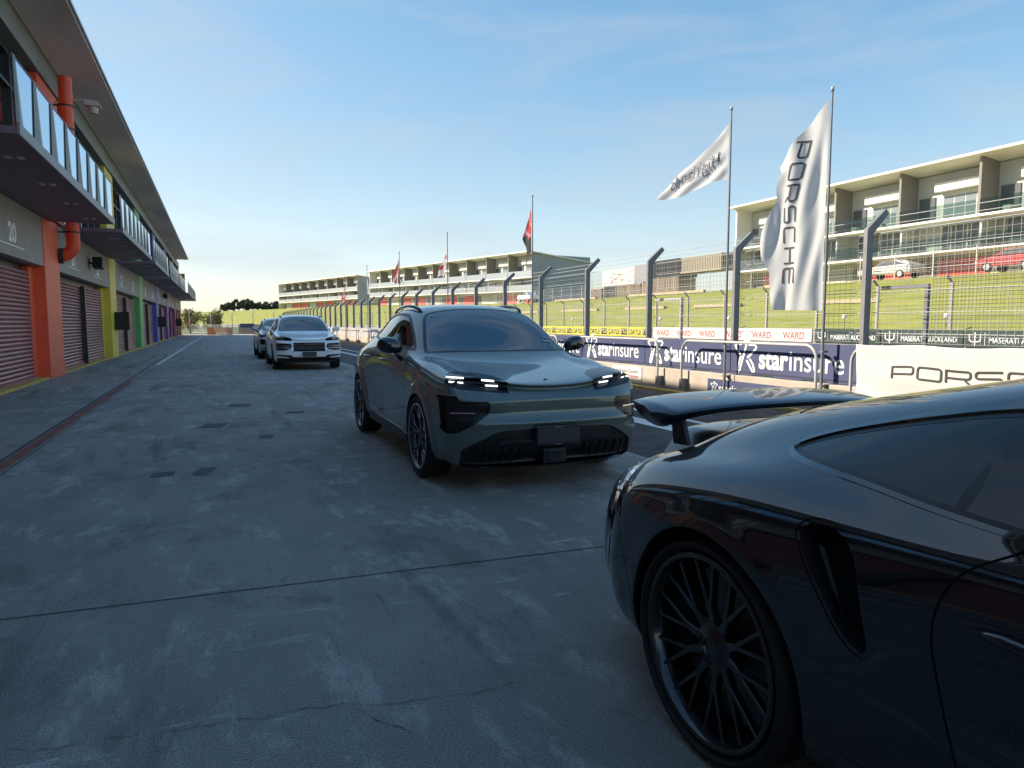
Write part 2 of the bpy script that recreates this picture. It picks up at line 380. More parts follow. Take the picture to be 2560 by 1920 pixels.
# sign band with numbers, doors beneath
nums = {-1: (18, 19), 0: (20,), 1: (21, 22), 2: (23, 24), 3: (25, 26), 4: (27, 28), 5: (29, 30), 6: (31, 32)}
num = 15
for k in range(-3, 6):
    ya = 20.57 + 11.36*k + WP + .003; yb = 20.57 + 11.36*(k+1) - .003
    MB().box(-4.45, XW, ya, yb, 2.80, 4.04).build('sign_band', M_band, pit, bevel=.01)
    MB().box(-4.44, -4.32, ya, yb-.42, 2.62, 2.797).build('lintel', M_frame, pit)
    mid = (ya + yb - .42)/2
    MB().box(-4.44, -4.02, mid-.06, mid+.06, 0.06, 2.617).build('door_post', M_frame, pit)
    for (a, c) in ((ya+.03, mid-.063), (mid+.063, yb-.43)):
        b = MB(); zz = .10; prof = []
        while zz < 2.60:                       # rolled slats
            prof += [(-4.22, zz), (-4.165, zz+.012), (-4.15, zz+.045), (-4.165, zz+.078), (-4.22, zz+.09)]; zz += .098
        P = [[(x, a, z) for x, z in prof], [(x, c, z) for x, z in prof]]
        b.grid(P, flip=False); b.box(-4.24, -4.12, a, c, .055, .115)
        b.build('roller_door', M_door, pit, smooth='auto')
        n = 20 + (k+1)*2 + (0 if a < mid else 1) - 1 
        cy = (a+c)/2 - .1
        fn = lambda u, v, cy=cy: (XW+.004, cy+u, v)
        t = MB(); text_on(t, str(n), fn, -.32, 3.12, w=.62, h=.40, bold=.035)
        t.add([(XW+.004, cy-.95, 3.02), (XW+.004, cy+.95, 3.02), (XW+.004, cy+.95, 3.045), (XW+.004, cy-.95, 3.045)], [(0,1,2,3)])
        t.build('door_number', M_num, pit, label='door number %d' % n)
# end wall and first-floor facade
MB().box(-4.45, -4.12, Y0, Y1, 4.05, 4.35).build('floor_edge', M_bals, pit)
MB().box(-4.449, -3.95, Y0, Y1, 7.76, 8.40).build('upper_band', M_upper, pit, bevel=.01)
for k in range(-3, 6):
    ya = 20.57 + 11.36*k + WP + 1.62; yb = 20.57 + 11.36*(k+1) + .88
    wnd = MB(); n = 6; w = (yb-ya)/n
    for i in range(n+1):
        y = ya + w*i; wnd.box(-4.44, -4.25, y-.035, y+.035, 4.36, 7.75)
    wnd.box(-4.43, -4.26, ya+.04, yb-.04, 7.62, 7.752); wnd.box(-4.43, -4.26, ya+.04, yb-.04, 6.86, 6.93)
    wf = wnd.build('window', M_frame, pit)
    MB().box(-4.42, -4.35, ya+.02, yb-.02, 4.37, 7.6).build('pane', M_wglass, wf)
# roof: flat soffit under a shallow metal roof
b = MB(); b.prism([(-16.5,8.45),(-2.74,8.45),(-2.74,8.52),(-16.5,9.6)], Y0-.5, 86.0, 'y')
rf = b.build('roof', M_roof, pit)
MB().box(-4.6, -2.80, Y0-.4, 85.9, 8.405, 8.447).build('soffit', M_soffit, rf)
MB().box(-3.94, -3.90, Y0, 85.9, 8.36, 8.402).build('soffit_trim', mat('trim_cream', (.45,.42,.33), .5), rf)
# balconies with tapered fins before reflective glass
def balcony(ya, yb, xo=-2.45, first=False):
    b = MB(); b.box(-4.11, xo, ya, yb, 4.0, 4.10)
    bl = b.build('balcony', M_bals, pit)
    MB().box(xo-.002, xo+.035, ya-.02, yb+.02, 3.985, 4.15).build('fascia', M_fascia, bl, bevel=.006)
    n = max(2, int(round((yb-ya)/1.16))); w = (yb-ya)/n
    for i in range(n):
        y = ya + w*i
        MB().box(xo-.03, xo-.018, y+.02, y+w-.02, 4.16, 5.05).build('glass_panel', M_bglass, bl)
        # a grey fin: wide foot, narrow top, folded about a seam
        a0 = max(y-.15, ya); t0 = max(y-.03, ya); fi = MB()
        fi.add([(xo-.006,a0,4.16),(xo+.035,y+.03,4.16),(xo-.006,y+.40,4.16),(xo-.006,t0,5.07),(xo+.012,y+.03,5.07),(xo-.006,y+.14,5.07)],
               [(0,1,4,3),(1,2,5,4),(0,3,5,2),(3,4,5),(0,2,1)])
        fi.build('fin', M_fin, bl)
    MB().box(xo-.034, xo-.014, ya+.01, yb-.01, 5.066, 5.08).build('top_rail', M_fascia, bl)
    if ya < 40:
        for i in range(4):          # small under-slab fixings
            y = yb - 1.2 - 2.3*i
            for dx in (.15, .32): MB().box(xo-.2-dx, xo-.12-dx, y, y+.16, 3.975, 3.998).build('fixing', mat('fixing_pale', (.55,.53,.55), .5), bl)
for k in range(-3, 4):
    balcony(20.57 + 11.36*k + WP + .75, 20.57 + 11.36*(k+1) + .75)
balcony(20.57 + 11.36*4 + WP + .75, 91.5, -2.3)
# red rain pipe on the orange pillar
m = mat('pipe_red', (.80,.10,.04), .4)
b = MB(); xp = -3.55; yp = 22.35
path = [(xp,yp,8.0),(xp,yp,4.12)]
b.tube([(xp,yp,7.95),(xp,yp,7.0),(xp,yp,5.0),(xp,yp,3.55)] + [(xp-(.33-.33*math.cos(R(a))), yp, 3.55-.33*math.sin(R(a))) for a in (15,30,45,60,75,90)], .165, 20)
dp = b.build('drainpipe', m, pit, smooth='auto')
b = MB(); b.lathe([(-.07,.21),(.05,.21),(.05,.16),(-.07,.16)], (-3.83, yp, 3.22), 'x', 24, closed=True); b.build('pipe_collar', M_frame, dp, smooth='auto')
for z in (7.2, 6.6, 3.86):
    b = MB(); b.lathe([(-.02,.185),(.02,.185),(.02,.168),(-.02,.168)], (xp, yp, z), 'z', 24, closed=True); b.box(-3.9, xp-.17, yp-.02, yp+.02, z-.02, z+.02)
    b.build('pipe_bracket', M_frame, dp, smooth='auto')
# end of block
MB().box(-4.4, -3.2, 86.3, 86.6, 4.2, 6.9).build('end_panel', mat('panel_orange', (.55,.25,.06), .5), pit)
# flood lamp on a bracket
fl = thing('wall_lamp', (-3.75, 23.0, 7.4), 'pale floodlight on a short arm fixed beside the red rain pipe', 'lamp')
M_lamp = mat('lamp_body', (.55,.50,.50), .4)
MB().tube([(-3.93,23.0,7.42),(-3.7,23.0,7.52),(-3.35,23.0,7.56),(-3.1,23.0,7.56)], .025, 8).build('arm', M_lamp, fl)
b = MB(); b.prism([(-3.2,7.57),(-3.0,7.58),(-2.86,7.54),(-2.80,7.45),(-2.80,7.42),(-3.2,7.42)], 22.85, 23.15, 'y'); b.build('housing', M_lamp, fl, bevel=.02)
b = MB(); b.lathe([(0,.0),(0,.11),(.16,.13),(.17,.14),(.17,0)], (-3.0, 23.0, 7.24), 'z', 20); b.build('lens', mat('lamp_lens', (.5,.42,.42), .25), fl, smooth='auto')
# black boxes
def wall_box(y, n, label):
    t = thing('cabinet', (-3.6, y, 1.1), label, 'cabinet', 'black cabinets fixed to the coloured pillars')
    MB().box(-3.897, -3.36, y-.16, y+.42, 1.12, 1.86).build('case', mat('cabinet_black', (.018,.017,.02), .45), t, bevel=.02)
    MB().box(-3.80, -3.38, y+.423, y+.45, 1.14, 1.84).build('door', mat('cabinet_maroon', (.10,.03,.04), .5), t, bevel=.006)
wall_box(31.93+1.0, 0, 'black cabinet with a maroon edge on the yellow pillar'); wall_box(54.65+1.1, 1, 'black cabinet fixed to the blue pillar'); wall_box(77.37+1.0, 2, 'small far cabinet on the magenta pillar')
def speaker(y, z, label):
    t = thing('loudspeaker', (-3.75, y, z), label, 'loudspeaker', 'loudspeakers above the garage doors')
    b = MB(); b.prism([(y-.3, z-.17), (y+.25, z-.2), (y+.32, z+.17), (y-.25, z+.2)], -3.80, -3.5, 'x'); b.build('cabinet', mat('speaker_black', (.015,.015,.017), .5), t, bevel=.02)
    b = MB(); b.tube([(-3.92,y,z),(-3.8,y,z)], .04, 8); b.box(-3.923,-3.91,y-.1,y+.1,z-.1,z+.1); b.build('bracket', M_frame, t)
speaker(27.4, 3.42, 'black loudspeaker on the band between door numbers 21 and 22'); speaker(60.4, 3.5, 'distant black loudspeaker beyond the blue pillar')
# ------------------------------------------------------------------ pit wall, fence and banners on the right
M_wall = mat('wall_concrete', (.46,.39,.32), .85, var=.14, vscale=2.2, bump=.3, bscale=40)
M_galv = mat('galvanised_steel', (.21,.21,.22), .5, metal=.2, var=.12, vscale=6)
M_wire = mat('fence_wire', (.45,.45,.44), .5, metal=.3)
M_navy = mat('banner_navy', (.06,.07,.15), .55, var=.08, vscale=.8)
M_navyd = mat('banner_navy_edge', (.035,.03,.06), .6)
M_let = mat('lettering_white', (.78,.78,.76), .6)
M_rail = mat('rail_grey_paint', (.46,.46,.44), .45)
YA, YB = -18.0, 108.0
pw = thing('pit_wall', (8.9, 40, 0), 'low cream concrete pit wall running along the lane under the dark blue banners', 'wall')
y = YA; first = True
while y < YB:
    L = 5.6
    MB().box(8.60, 8.98, y, y+L-.012, -.02, .46).build('wall_block', M_wall, pw, bevel=.012); y += L
fence = thing('debris_fence', (8.8, 40, .46), 'tall trackside fence of cranked steel posts and wire mesh on the pit wall', 'fence')
posts = [7.45 + 2.80*k*(1 - .00025*k) for k in range(-9, 37)]
def post_mb(w=.062):
    b = MB(); q = [(-w, 0), (w, 0), (w, 2.24), (w+.30, 2.55), (w+.235, 2.615), (-w, 2.30)]
    b.prism(q, -.035, .035, 'y'); b.box(-w-.03, w+.03, -.07, .07, -.01, .012)
    return b
pm = post_mb().build('post', M_galv, fence, local=True, bevel=.004); pm.location = (0, posts[0]-40, 0)
for y in posts[1:]:
    o = pm.copy(); scene.collection.objects.link(o); o.parent = fence; o.location = (0, y-40, 0)
def wires(x, y0, y1, z0, z1, dh, dv, r, cables=()):
    b = MB(); rr = r
    nz = int(round((z1-z0)/dh)); ny = int(round((y1-y0)/dv))
    for i in range(nz+1):
        z = z0+(z1-z0)*i/nz; b.add([(x-rr,y0,z),(x,y0,z+rr),(x+rr,y0,z),(x,y0,z-rr),(x-rr,y1,z),(x,y1,z+rr),(x+rr,y1,z),(x,y1,z-rr)],
              [(0,1,5,4),(1,2,6,5),(2,3,7,6),(3,0,4,7)])
    for i in range(ny+1):
        y = y0+(y1-y0)*i/ny; b.add([(x-rr+rr*2,y-rr,z0),(x+rr*2,y+rr,z0),(x+3*rr,y,z0),(x-rr+rr*2,y-rr,z1),(x+rr*2,y+rr,z1),(x+3*rr,y,z1)],
              [(0,1,4,3),(1,2,5,4),(2,0,3,5)])
    for (xx, z, rc) in cables: b.tube([(xx,y0,z),(xx,y1,z)], rc, 5)
    return b
for i in range(len(posts)-1):
    a, c = posts[i]+.04, posts[i+1]-.04
    far = a > 30; vf = a > 55
    cab = [(8.90, z, .006) for z in ((1.25,1.55,1.85,2.15,2.45,2.7) if not vf else (1.3,1.9,2.5))] + [(9.02, 2.83, .006), (9.10, 2.94, .006)]
    wires(8.88, a, c, 1.12, 2.68, .10 if not far else .2, .10 if not far else .28, .0028 if not far else .0035, cab).build('wire_mesh', M_wire, fence)
# two lower gate frames in the fence
M_gate = mat('gate_frame_dark', (.16,.16,.18), .5)
for y0, y1, m in ((12.2, 13.15, M_rail), (6.65, 7.40, M_gate)):
    b = MB(); b.box(9.03, 9.09, y0, y0+.05, .46, 1.94); b.box(9.03, 9.09, y0+.052, y1, 1.89, 1.94); b.build('gate_frame', m, fence)
wires(9.06, 5.1, 6.6, 1.1, 2.5, .05, .05, .0026, ()).build('dense_mesh', mat('dark_wire', (.08,.08,.09), .5), fence)
# navy banner panels
def star(mb, fn, x, y, s):
    rb = lambda p, w=.085, c=False: ribbon(mb, [(x+a*s, y+q*s) for a, q in p], w*s, fn, c)
    rb([(.40,.52),(.06,.86),(.02,.93),(.10,.98),(.36,1.0)])
    rb([(.46,.98),(.52,1.16),(.62,1.16),(.60,.98),(.28,.06),(.22,-.02),(.16,.06),(.20,.22),(.34,.62)])
    rb([(.70,.98),(1.02,.98),(1.09,.90),(1.05,.82),(.66,.50)])
    rb([(.62,.42),(.92,.04),(.99,.0),(1.02,.08),(.94,.28),(.78,.47)])
    rb([(.74,1.09),(.70,1.20)], .075)
def starbanner(y1, y0, label, full=True):
    t = thing('banner', (8.7, (y0+y1)/2, .5), label, 'banner', 'dark blue insurance banners along the pit wall')
    xf = 8.715
    b = MB(); b.prism([(y0+.01,1.075),(y1-.01,1.075),(y1-.01,.475),(y1-.55,.475),(y1-.62,.505),(y1-1.05,.505),(y1-1.12,.475),(y0+1.12,.475),(y0+1.05,.505),(y0+.62,.505),(y0+.55,.475),(y0+.01,.475)], xf, xf+.012, 'x')
    b.build('panel', M_navy, t)
    fn = lambda u, v: (xf-.004, y1-u, v)
    lt = MB(); W = y1-y0; s = .50
    star(lt, fn, .12, .53, s); lt.build('emblem', M_let, t)
    lt = MB(); text_on(lt, 'star', fn, .74, .62, w=.68, h=.345, bold=.032); lt.build('lettering', M_let, t)
    lt = MB(); text_on(lt, 'insure', fn, 1.445, .62, w=1.10, h=.345, bold=.006); lt.build('lettering', M_let, t)
    lt = MB()
    for yy in np.arange(y0+.3, y1, .6): lt.lathe([(0,.0),(0,.012),(.004,.012)], (xf-.003, yy, 1.05), 'x', 8)
    lt.build('eyelet', M_galv, t)
    MB().box(xf-.004, xf-.001, y0+.02, y1-.02, .506, .53).build('lower_hem', M_navyd, t)
# the three readable ones end at posts 1..3; others continue both ways
names = {0: 'dark blue banner between the flagpole and the fence post nearest the white sheet', 1: 'dark blue banner in the middle between the two white flags\' poles', 2: 'dark blue banner right of the dark SUV\'s far mirror'}
for k in range(-4, 30):
    y0 = posts[9+k]-.0+.0; y1 = posts[10+k]
    if k > 12 or k < 0: continue
    lab = 'dark blue banner with white lettering, %s going left from the white cloth banner' % ORD[k]
    starbanner(y1, y0, lab)
for k in range(13, 26, 3):
    t = MB().box(8.716, 8.728, posts[9+k]+.02, posts[12+k]-.02, .475, 1.06).build('banner', mat('banner_pale', (.45,.42,.40), .6, var=.2, vscale=.9))
    tag(t, '%s faded pale banner beyond the last dark blue one on the pit wall' % ORD[(k-13)//3], 'banner', 'faded pale banners far along the wall')
# signs on the wall face
sg = thing('sign', (8.59, 9.9, .1), 'dark blue sign with a white web address low on the wall behind the car wing', 'sign')
MB().box(8.585, 8.598, 8.75, 10.72, .05, .352).build('panel', M_navy, sg)
fn = lambda u, v: (8.581, 10.72-u, v)
lt = MB(); star(lt, fn, .10, .10, .17); lt.build('emblem', M_let, sg)
lt = MB(); text_on(lt, 'starinsure.co.nz', fn, .32, .13, w=1.5, h=.145, bold=.018); lt.build('lettering', M_let, sg)
sg = thing('sign', (8.59, 13.3, .1), 'small white sign with grey and red lettering on the wall beside the dark SUV headlight', 'sign')
MB().box(8.585, 8.598, 12.98, 14.2, .14, .42).build('panel', mat('sign_white', (.7,.66,.6), .6), sg)
fn = lambda u, v: (8.581, 14.2-u, v)
lt = MB(); text_on(lt, 'Hampton Downs', fn, .10, .28, w=1.0, h=.085, bold=.004); lt.build('lettering', mat('ink_grey', (.12,.12,.16), .6), sg)
lt = MB(); lt.add([fn(.3,.19), fn(.5,.215), fn(.75,.20), fn(.72,.235), fn(.5,.262), fn(.42,.255)], [(0,1,2,3,4,5)]); text_on(lt, 'PARK', fn, .78, .18, w=.34, h=.055, bold=.01)
lt.build('lettering', mat('ink_red', (.6,.04,.04), .6), sg)
# bent-tube hand rails standing in front of the wall
def rail(y0, y1, label, x=8.48):
    b = MB(); r = .23
    pts = [(x, y0, .12), (x, y0, 1.06-r)] + [(x, y0+r-r*math.cos(R(a)), 1.06-r+r*math.sin(R(a))) for a in (20,40,60,80)] + \
          [(x, y1-r+r*math.sin(R(a)), 1.06-r+r*math.cos(R(a))) for a in (10,30,50,70)] + [(x, y1, 1.06-r), (x, y1, .12)]
    t = thing('handrail', (x, (y0+y1)/2, .12), label, 'handrail', 'bent tube handrails in front of the pit wall')
    b.tube(pts, .024, 10); b.build('tube', M_rail, t, smooth='auto')
    for yy in (y0, y1):
        MB().box(x-.03, x+.119, yy-.035, yy+.035, .10, .30).build('foot', M_galv, t, bevel=.005)
rl = [(8.02, 11.40, 'bent steel handrail before the two nearest blue banners'), (12.22, 16.1, 'bent steel handrail right of the dark SUV')]
for a, c, l_ in rl: rail(a, c, l_)
yy = 16.9; i = 0
while yy < 62:
    rail(yy, yy+3.6, 'bent steel handrail, %s going left from the white cloth banner' % ORD[i+2]); yy += 4.25; i += 1
rail(3.0, 7.36, 'bent steel handrail carrying the white cloth banner', 8.46)
# white cloth tied over the last rail
cb = thing('banner', (8.4, 5.3, .1), 'white cloth banner with wide black capitals draped over the handrail above the black car', 'banner')
def cloth(u, v):     # u metres left->right (towards camera), v height
    y = 7.25-u; s = .012*math.sin(9*u+3*v) + .02*math.sin(3.1*u-5*v) + .012*math.sin(14*v+2*u)
    return (8.415 + s*(1.07-v)*1.1 + .01*math.sin(40*u)*max(0, v-.9), y - .05*(1-v)*(1 if u < .3 else 0), v - .012*math.sin(5*u))
P = [[cloth(4.2*i/90, .20+.90*j/26) for j in range(27)] for i in range(91)]
o = MB().grid(P).build('cloth', mat('cloth_white', (.66,.63,.59), .8, trans=.15), cb, smooth=True)
sl = o.modifiers.new('solid', 'SOLIDIFY'); sl.thickness = .004; sl.offset = 1
lt = MB(); wide_text(lt, 'PORSCHE', lambda u, v: tuple(np.array(cloth(u, v)) - np.array((.010, 0, 0))), .60, .66, .155, lw=.16, gap=.42, W=2.0)
lt.build('lettering', mat('ink_black', (.05,.045,.045), .6), cb)
# flagpoles and flags
def flagpole(y, ztop, label, x=8.52, z0=.12, r=.021):
    t = thing('flagpole', (x, y, z0), label, 'flagpole')
    MB().tube([(x,y,z0),(x,y,ztop*.55),(x,y,ztop-.06)], [r*1.15,r,r*.72], 10).build('pole', M_galv, t, smooth='auto')
    MB().lathe([(0,.0),(0,r*1.1),(.05,r*1.2),(.07,r*.6),(.07,0)], (x,y,ztop-.062), 'z', 10).build('finial', M_rail, t, smooth=True)
    for z in (.42, .95): b = MB(); b.box(x-.03, x+.08, y-.035, y+.035, z, z+.03); b.build('clamp', M_galv, t)
    return t
M_flag = mat('flag_white', (.74,.73,.72), .8, trans=.45)

D2 = np.array([-.35, .937]); N2 = np.array([-.937, -.35])       # cloth streams up-lane; N2 faces the garages
def flag(pole, outer, inner, label, rip, mats=None, letters=None, nu=50, nv=80, dark=None):
    x, y = pole
    def S(d, z, off=0.0):
        k = .62 * rip(d, z) * min(1, abs(d)/.12) + off
        p = np.array(pole) + D2*d*1.07 + N2*k; return (float(p[0]), float(p[1]), z)
    ov = np.linspace(0, 1, len(outer)); od = [p[0] for p in outer]; oz = [p[1] for p in outer]
    # arc-length parameter for the free edge
    sl = np.concatenate([[0], np.cumsum([math.dist(outer[i], outer[i+1]) for i in range(len(outer)-1)])]); sl /= sl[-1]
    def Q(u, v):
        d1, z1 = np.interp(v, sl, od), np.interp(v, sl, oz); z0 = inner[0] + (inner[1]-inner[0])*v
        return (.02 if d1 > 0 else -.02)*(1-u) + d1*u, z0 + (z1-z0)*u
    t = thing('flag', (x, y, inner[1]), label, 'flag')
    b = MB(); P = [[S(*Q(i/nu, j/nv)) for j in range(nv+1)] for i in range(nu+1)]
    if dark:
        for i in range(nu):
            for j in range(nv):
                b.cur = dark((i+.5)/nu, (j+.5)/nv); b.add([P[i][j], P[i+1][j], P[i+1][j+1], P[i][j+1]], [(0,1,2,3)])
    else: b.grid(P)
    o = b.build('cloth', mats or M_flag, t, smooth=True)
    if dark: wm = o.modifiers.new('weld', 'WELD'); wm.merge_threshold = 1e-4
    if letters: letters(t, S)
    return t
M_flag = mat('flag_white', (.86,.84,.80), .8, trans=.22)
M_ink = mat('flag_ink', (.06,.055,.065), .8)
flagpole(7.95, 4.89, 'nearest flagpole, carrying the big white hanging flag')
flagpole(10.17, 5.22, 'flagpole of the white flag blowing out to the left')
o1 = [(.04,4.68),(.25,4.46),(.51,4.15),(.63,3.98),(.71,3.83),(.66,3.74),(.72,3.66),(.76,3.55),(.75,3.33),(.88,3.03),(.95,2.85),(.97,2.7),(.94,2.45),(.82,2.2),(.80,2.0),(.79,1.86),(.76,1.72),(.72,1.61)]
rip1 = lambda d, z: .07*math.sin(11*d-1.1*z+.6) + .035*math.sin(23*d+2.3*z) + .03*math.sin(3.1*z+4*d) + .10*math.exp(-((d-.68)/.09)**2-((z-3.72)/.13)**2) + .05*math.exp(-((d-.55)/.1)**2-((z-2.0)/.18)**2) + .012*math.sin(30*d+7*z)
def let1(t, S):
    b = MB(); wide_text(b, 'PORSCHE', lambda a, q: S(.42+.19*min(1,a/.9) - .03*max(0,a-1.3) - q + .02, 4.16-a, .008), 0, 0, .175, lw=.16, gap=.46, W=1.35, sub=9)
    b.build('lettering', M_ink, t)
flag((8.50, 7.95), o1, (4.72, 1.59), 'big white flag with dark capitals reading downward on the nearest pole', rip1, letters=let1)
o2 = [(.01,4.93),(.18,4.78),(.35,4.6),(.6,4.44),(.87,4.28),(1.15,4.06),(1.42,3.83),(1.40,3.79),(1.33,3.77),(1.1,3.77),(.92,3.78),(.75,3.82),(.59,3.87),(.4,3.94),(.23,3.98)]
rip2 = lambda d, z: .022*math.sin(9*(z+.75*d)*2.2) + .03*math.sin(8*d-6*z) + .008*math.sin(26*(z+.6*d))
def let2(t, S):
    b = MB(); fn = lambda a, q: S(a, q - .36*(a-.2) , .022)
    text_on(b, 'Highlands', fn, .17, 4.24, w=.95, h=.24, bold=-.002, mirror=False)
    b.build('lettering', mat('flag_ink_pale', (.16,.16,.20), .8), t)
flag((8.50, 10.17), o2, (4.93, 3.96), 'white triangular-blown flag with mirrored grey script seen from behind', rip2, letters=let2)
M_fred = mat('flag_red', (.55,.05,.05), .8, trans=.4); M_fblk = mat('flag_black', (.03,.03,.035), .8, trans=.1); M_fpink = mat('flag_pale_red', (.70,.40,.38), .8, trans=.45)
ripn = lambda d, z: .05*math.sin(16*d+2*z) + .03*math.sin(7*z)
def chk(u, v): return 1 if v > .62 or (v > .5 and u > .5) else (2 if (int(v*14)+int(u*4)) % 4 == 0 else 0)
flagpole(18.64, 5.10, 'flagpole of the red and black flag hanging limp')
flag((8.50, 18.64), [(.05,4.67),(.15,4.45),(.22,4.3),(.34,3.87),(.30,3.75),(.24,3.6),(.25,3.14),(.20,3.12)], (4.65, 3.5), 'limp red flag with a black lower half', ripn, [M_fred, M_fblk, M_fpink], dark=chk, nu=16, nv=30)
flagpole(26.77, 5.01, 'flagpole of the white flag with red streaks')
flag((8.50, 26.77), [(.01,4.59),(.1,4.25),(.19,3.94),(.4,3.68),(.57,3.44),(.63,3.23),(.45,3.30),(.25,3.26)], (4.59, 3.59), 'white flag with diagonal red streaks hanging from its pole', ripn, [M_flag, M_fred, M_fpink], dark=lambda u, v: (1 if abs(v-.55+.3*u) < .07 or abs(v-.8+.2*u) < .05 and u > .3 else (2 if math.sin(19*u+23*v) > .7 else 0)), nu=16, nv=30)
flagpole(34.73, 4.98, 'flagpole of the maroon striped flag')
flag((8.50, 34.73), [(.01,4.62),(.17,4.4),(.3,4.18),(.42,3.8),(.49,3.53),(.35,3.40),(.17,3.41),(-.1,3.36),(-.24,3.37),(-.32,3.56)], (4.6, 3.62), 'maroon and white striped flag spread around its pole', ripn, [M_fred, M_fblk, M_flag], dark=lambda u, v: (2 if .52 < v < .60 or .68 < v < .74 or .84 < v < .9 else (1 if v > .74 or u < .3 else 0)), nu=16, nv=30)
flagpole(42.95, 4.94, 'flagpole of the small white hanging flag')
flag((8.50, 42.95), [(-.02,4.23),(-.1,3.9),(-.2,3.57),(-.25,3.4),(-.28,3.17)], (4.25, 3.15), 'small white flag hanging narrow on its pole', ripn, [M_flag], nu=10, nv=20)
flagpole(50.97, 4.75, 'farthest flagpole, carrying a faded red flag')
flag((8.50, 50.97), [(-.02,4.1),(.2,3.6),(.45,3.3),(.4,3.0),(.3,2.8)], (4.1, 2.9), 'faded red and white flag on the farthest pole', ripn, [M_fpink, M_fred], dark=lambda u, v: int(v*7) % 2, nu=10, nv=20)
# ------------------------------------------------------------------ far side of the track
M_bar = mat('barrier_grey', (.30,.28,.27), .85, var=.2, vscale=.6)
fw = thing('barrier_wall', (32, 40, 0), 'low trackside barrier across the race track with advertising boards on it', 'wall')
y = -40
while y < 300:
    x0, x1 = wallx(y), wallx(y+10)
    b = MB(); b.add([(x0,y,0),(x0+.25,y,0),(x1+.25,y+9.98,0),(x1,y+9.98,0),(x0,y,1.0),(x0+.25,y,1.0),(x1+.25,y+9.98,1.0),(x1,y+9.98,1.0)],
          [(0,3,2,1),(4,5,6,7),(0,1,5,4),(1,2,6,5),(2,3,7,6),(3,0,4,7)]); b.build('barrier_block', M_bar, fw); y += 10
M_brd_w = mat('board_white', (.70,.62,.56), .6); M_brd_r = mat('board_red_ink', (.60,.04,.06), .6); M_brd_y = mat('board_yellow', (.62,.55,.04), .6)
M_brd_k = mat('board_black', (.03,.03,.025), .6); M_brd_g = mat('board_dark_green', (.025,.045,.04), .5)
def board(y0, y1, m, label, group): # y0 left (far) > y1 (near)
    t = thing('advertising_board', (31.9, (y0+y1)/2, .3), label, 'advertising board', group)
    MB().box(31.93, 31.97, y1+.01, y0-.01, .3, 1.07).build('panel', m, t); return t, (lambda u, v: (31.924, y0-u, v))
for i in range(6):
    y0 = 46.7-2.68*i; t, fn = board(y0, y0-2.68, M_brd_w, ['white board with red lettering, %s of six in the white row' % w for w in ('leftmost','second','third','fourth','fifth','last')][i], 'white boards with red lettering')
    b = MB(); wide = .56
    b_ = MB(); text_on(b_, 'WARD', fn, .42, .45, w=1.7, h=.42, bold=.012); b_.build('lettering', M_brd_r, t)
y = 47.0; i = 0
while y < 90:
    t, fn = board(y+3.3, y, M_brd_y, 'yellow board with black lettering, %s to the left of the white row' % ORD[i], 'yellow boards with black lettering')
    b = MB(); text_on(b, 'DAYLE', fn, .15, .46, w=1.75, h=.46, bold=.03); b.build('lettering', M_brd_k, t)
    b = MB(); b.add([fn(2.1,.42), fn(3.15,.42), fn(3.15,.95), fn(2.1,.95)], [(0,1,2,3)]); b.build('block', M_brd_k, t)
    b = MB(); fn2 = lambda u, v: (31.918, fn(u, v)[1], v); ribbon(b, [(2.25,.55),(2.25,.85),(2.6,.85),(2.6,.6),(3.0,.6),(3.0,.88)], .07, fn2); b.build('emblem', M_brd_y, t)
    y += 3.35; i += 1
for i in range(5):
    y0 = 30.4-4.4*i; t, fn = board(y0, y0-4.35, M_brd_g, 'dark green board with white trident and capitals, %s in its row' % ('left','second','third','fourth','fifth')[i], 'dark green boards')
    b = MB(); text_on(b, 'MASERATI AUCKLAND', fn, 1.15, .50, w=2.9, h=.27, bold=.01); b.build('lettering', M_let, t)
    b = MB(); ribbon(b, [(.5,.36),(.5,.98)], .05, fn); ribbon(b, [(.24,.9),(.25,.62),(.36,.54),(.472,.54)], .05, fn); ribbon(b, [(.76,.9),(.75,.62),(.64,.54),(.528,.54)], .05, fn)
    ribbon(b, [(.95,.4),(.95,.98)], .02, fn); b.build('emblem', M_let, t)
for i, y in enumerate(np.arange(128, 225, 6.5)):
    x = wallx(y)-.06; x1 = wallx(y+3.2)-.06; b = MB()
    b.add([(x,y,.2),(x,y+1.4,.2),((x+x1)/2,y+3.2,.62),(x1,y+1.4,1.04),(x1,y,1.04),((x+x1)/2,y+1.8,.62)], [(0,1,2,5),(5,2,3,4)])
    o = b.build('chevron_board', M_brd_y); tag(o, '%s yellow chevron from the near end on the far barrier' % ORD[i], 'chevron board', 'yellow chevrons on the far barrier')
ff = thing('bank_fence', (32.1, 40, 1), 'fence of cranked posts along the foot of the grass bank across the track', 'fence')
M_fpost = mat('far_post', (.36,.33,.29), .6)
ys = [22.45+4.02*k for k in range(-8, 48)]
for i, y in enumerate(ys):
    x = wallx(y)+.12; b = MB(); b.box(x-.06, x+.06, y-.06, y+.06, 1.0, 3.32); b.add([(x-.06,y-.05,3.323),(x+.06,y-.05,3.323),(x+.06,y+.05,3.323),(x-.06,y+.05,3.323),(x-.42,y-.04,3.62),(x-.34,y-.04,3.70),(x-.34,y+.04,3.70),(x-.42,y+.04,3.62)],
        [(0,3,2,1),(4,5,6,7),(0,1,5,4),(1,2,6,5),(2,3,7,6),(3,0,4,7)]); b.build('post', M_fpost, ff)
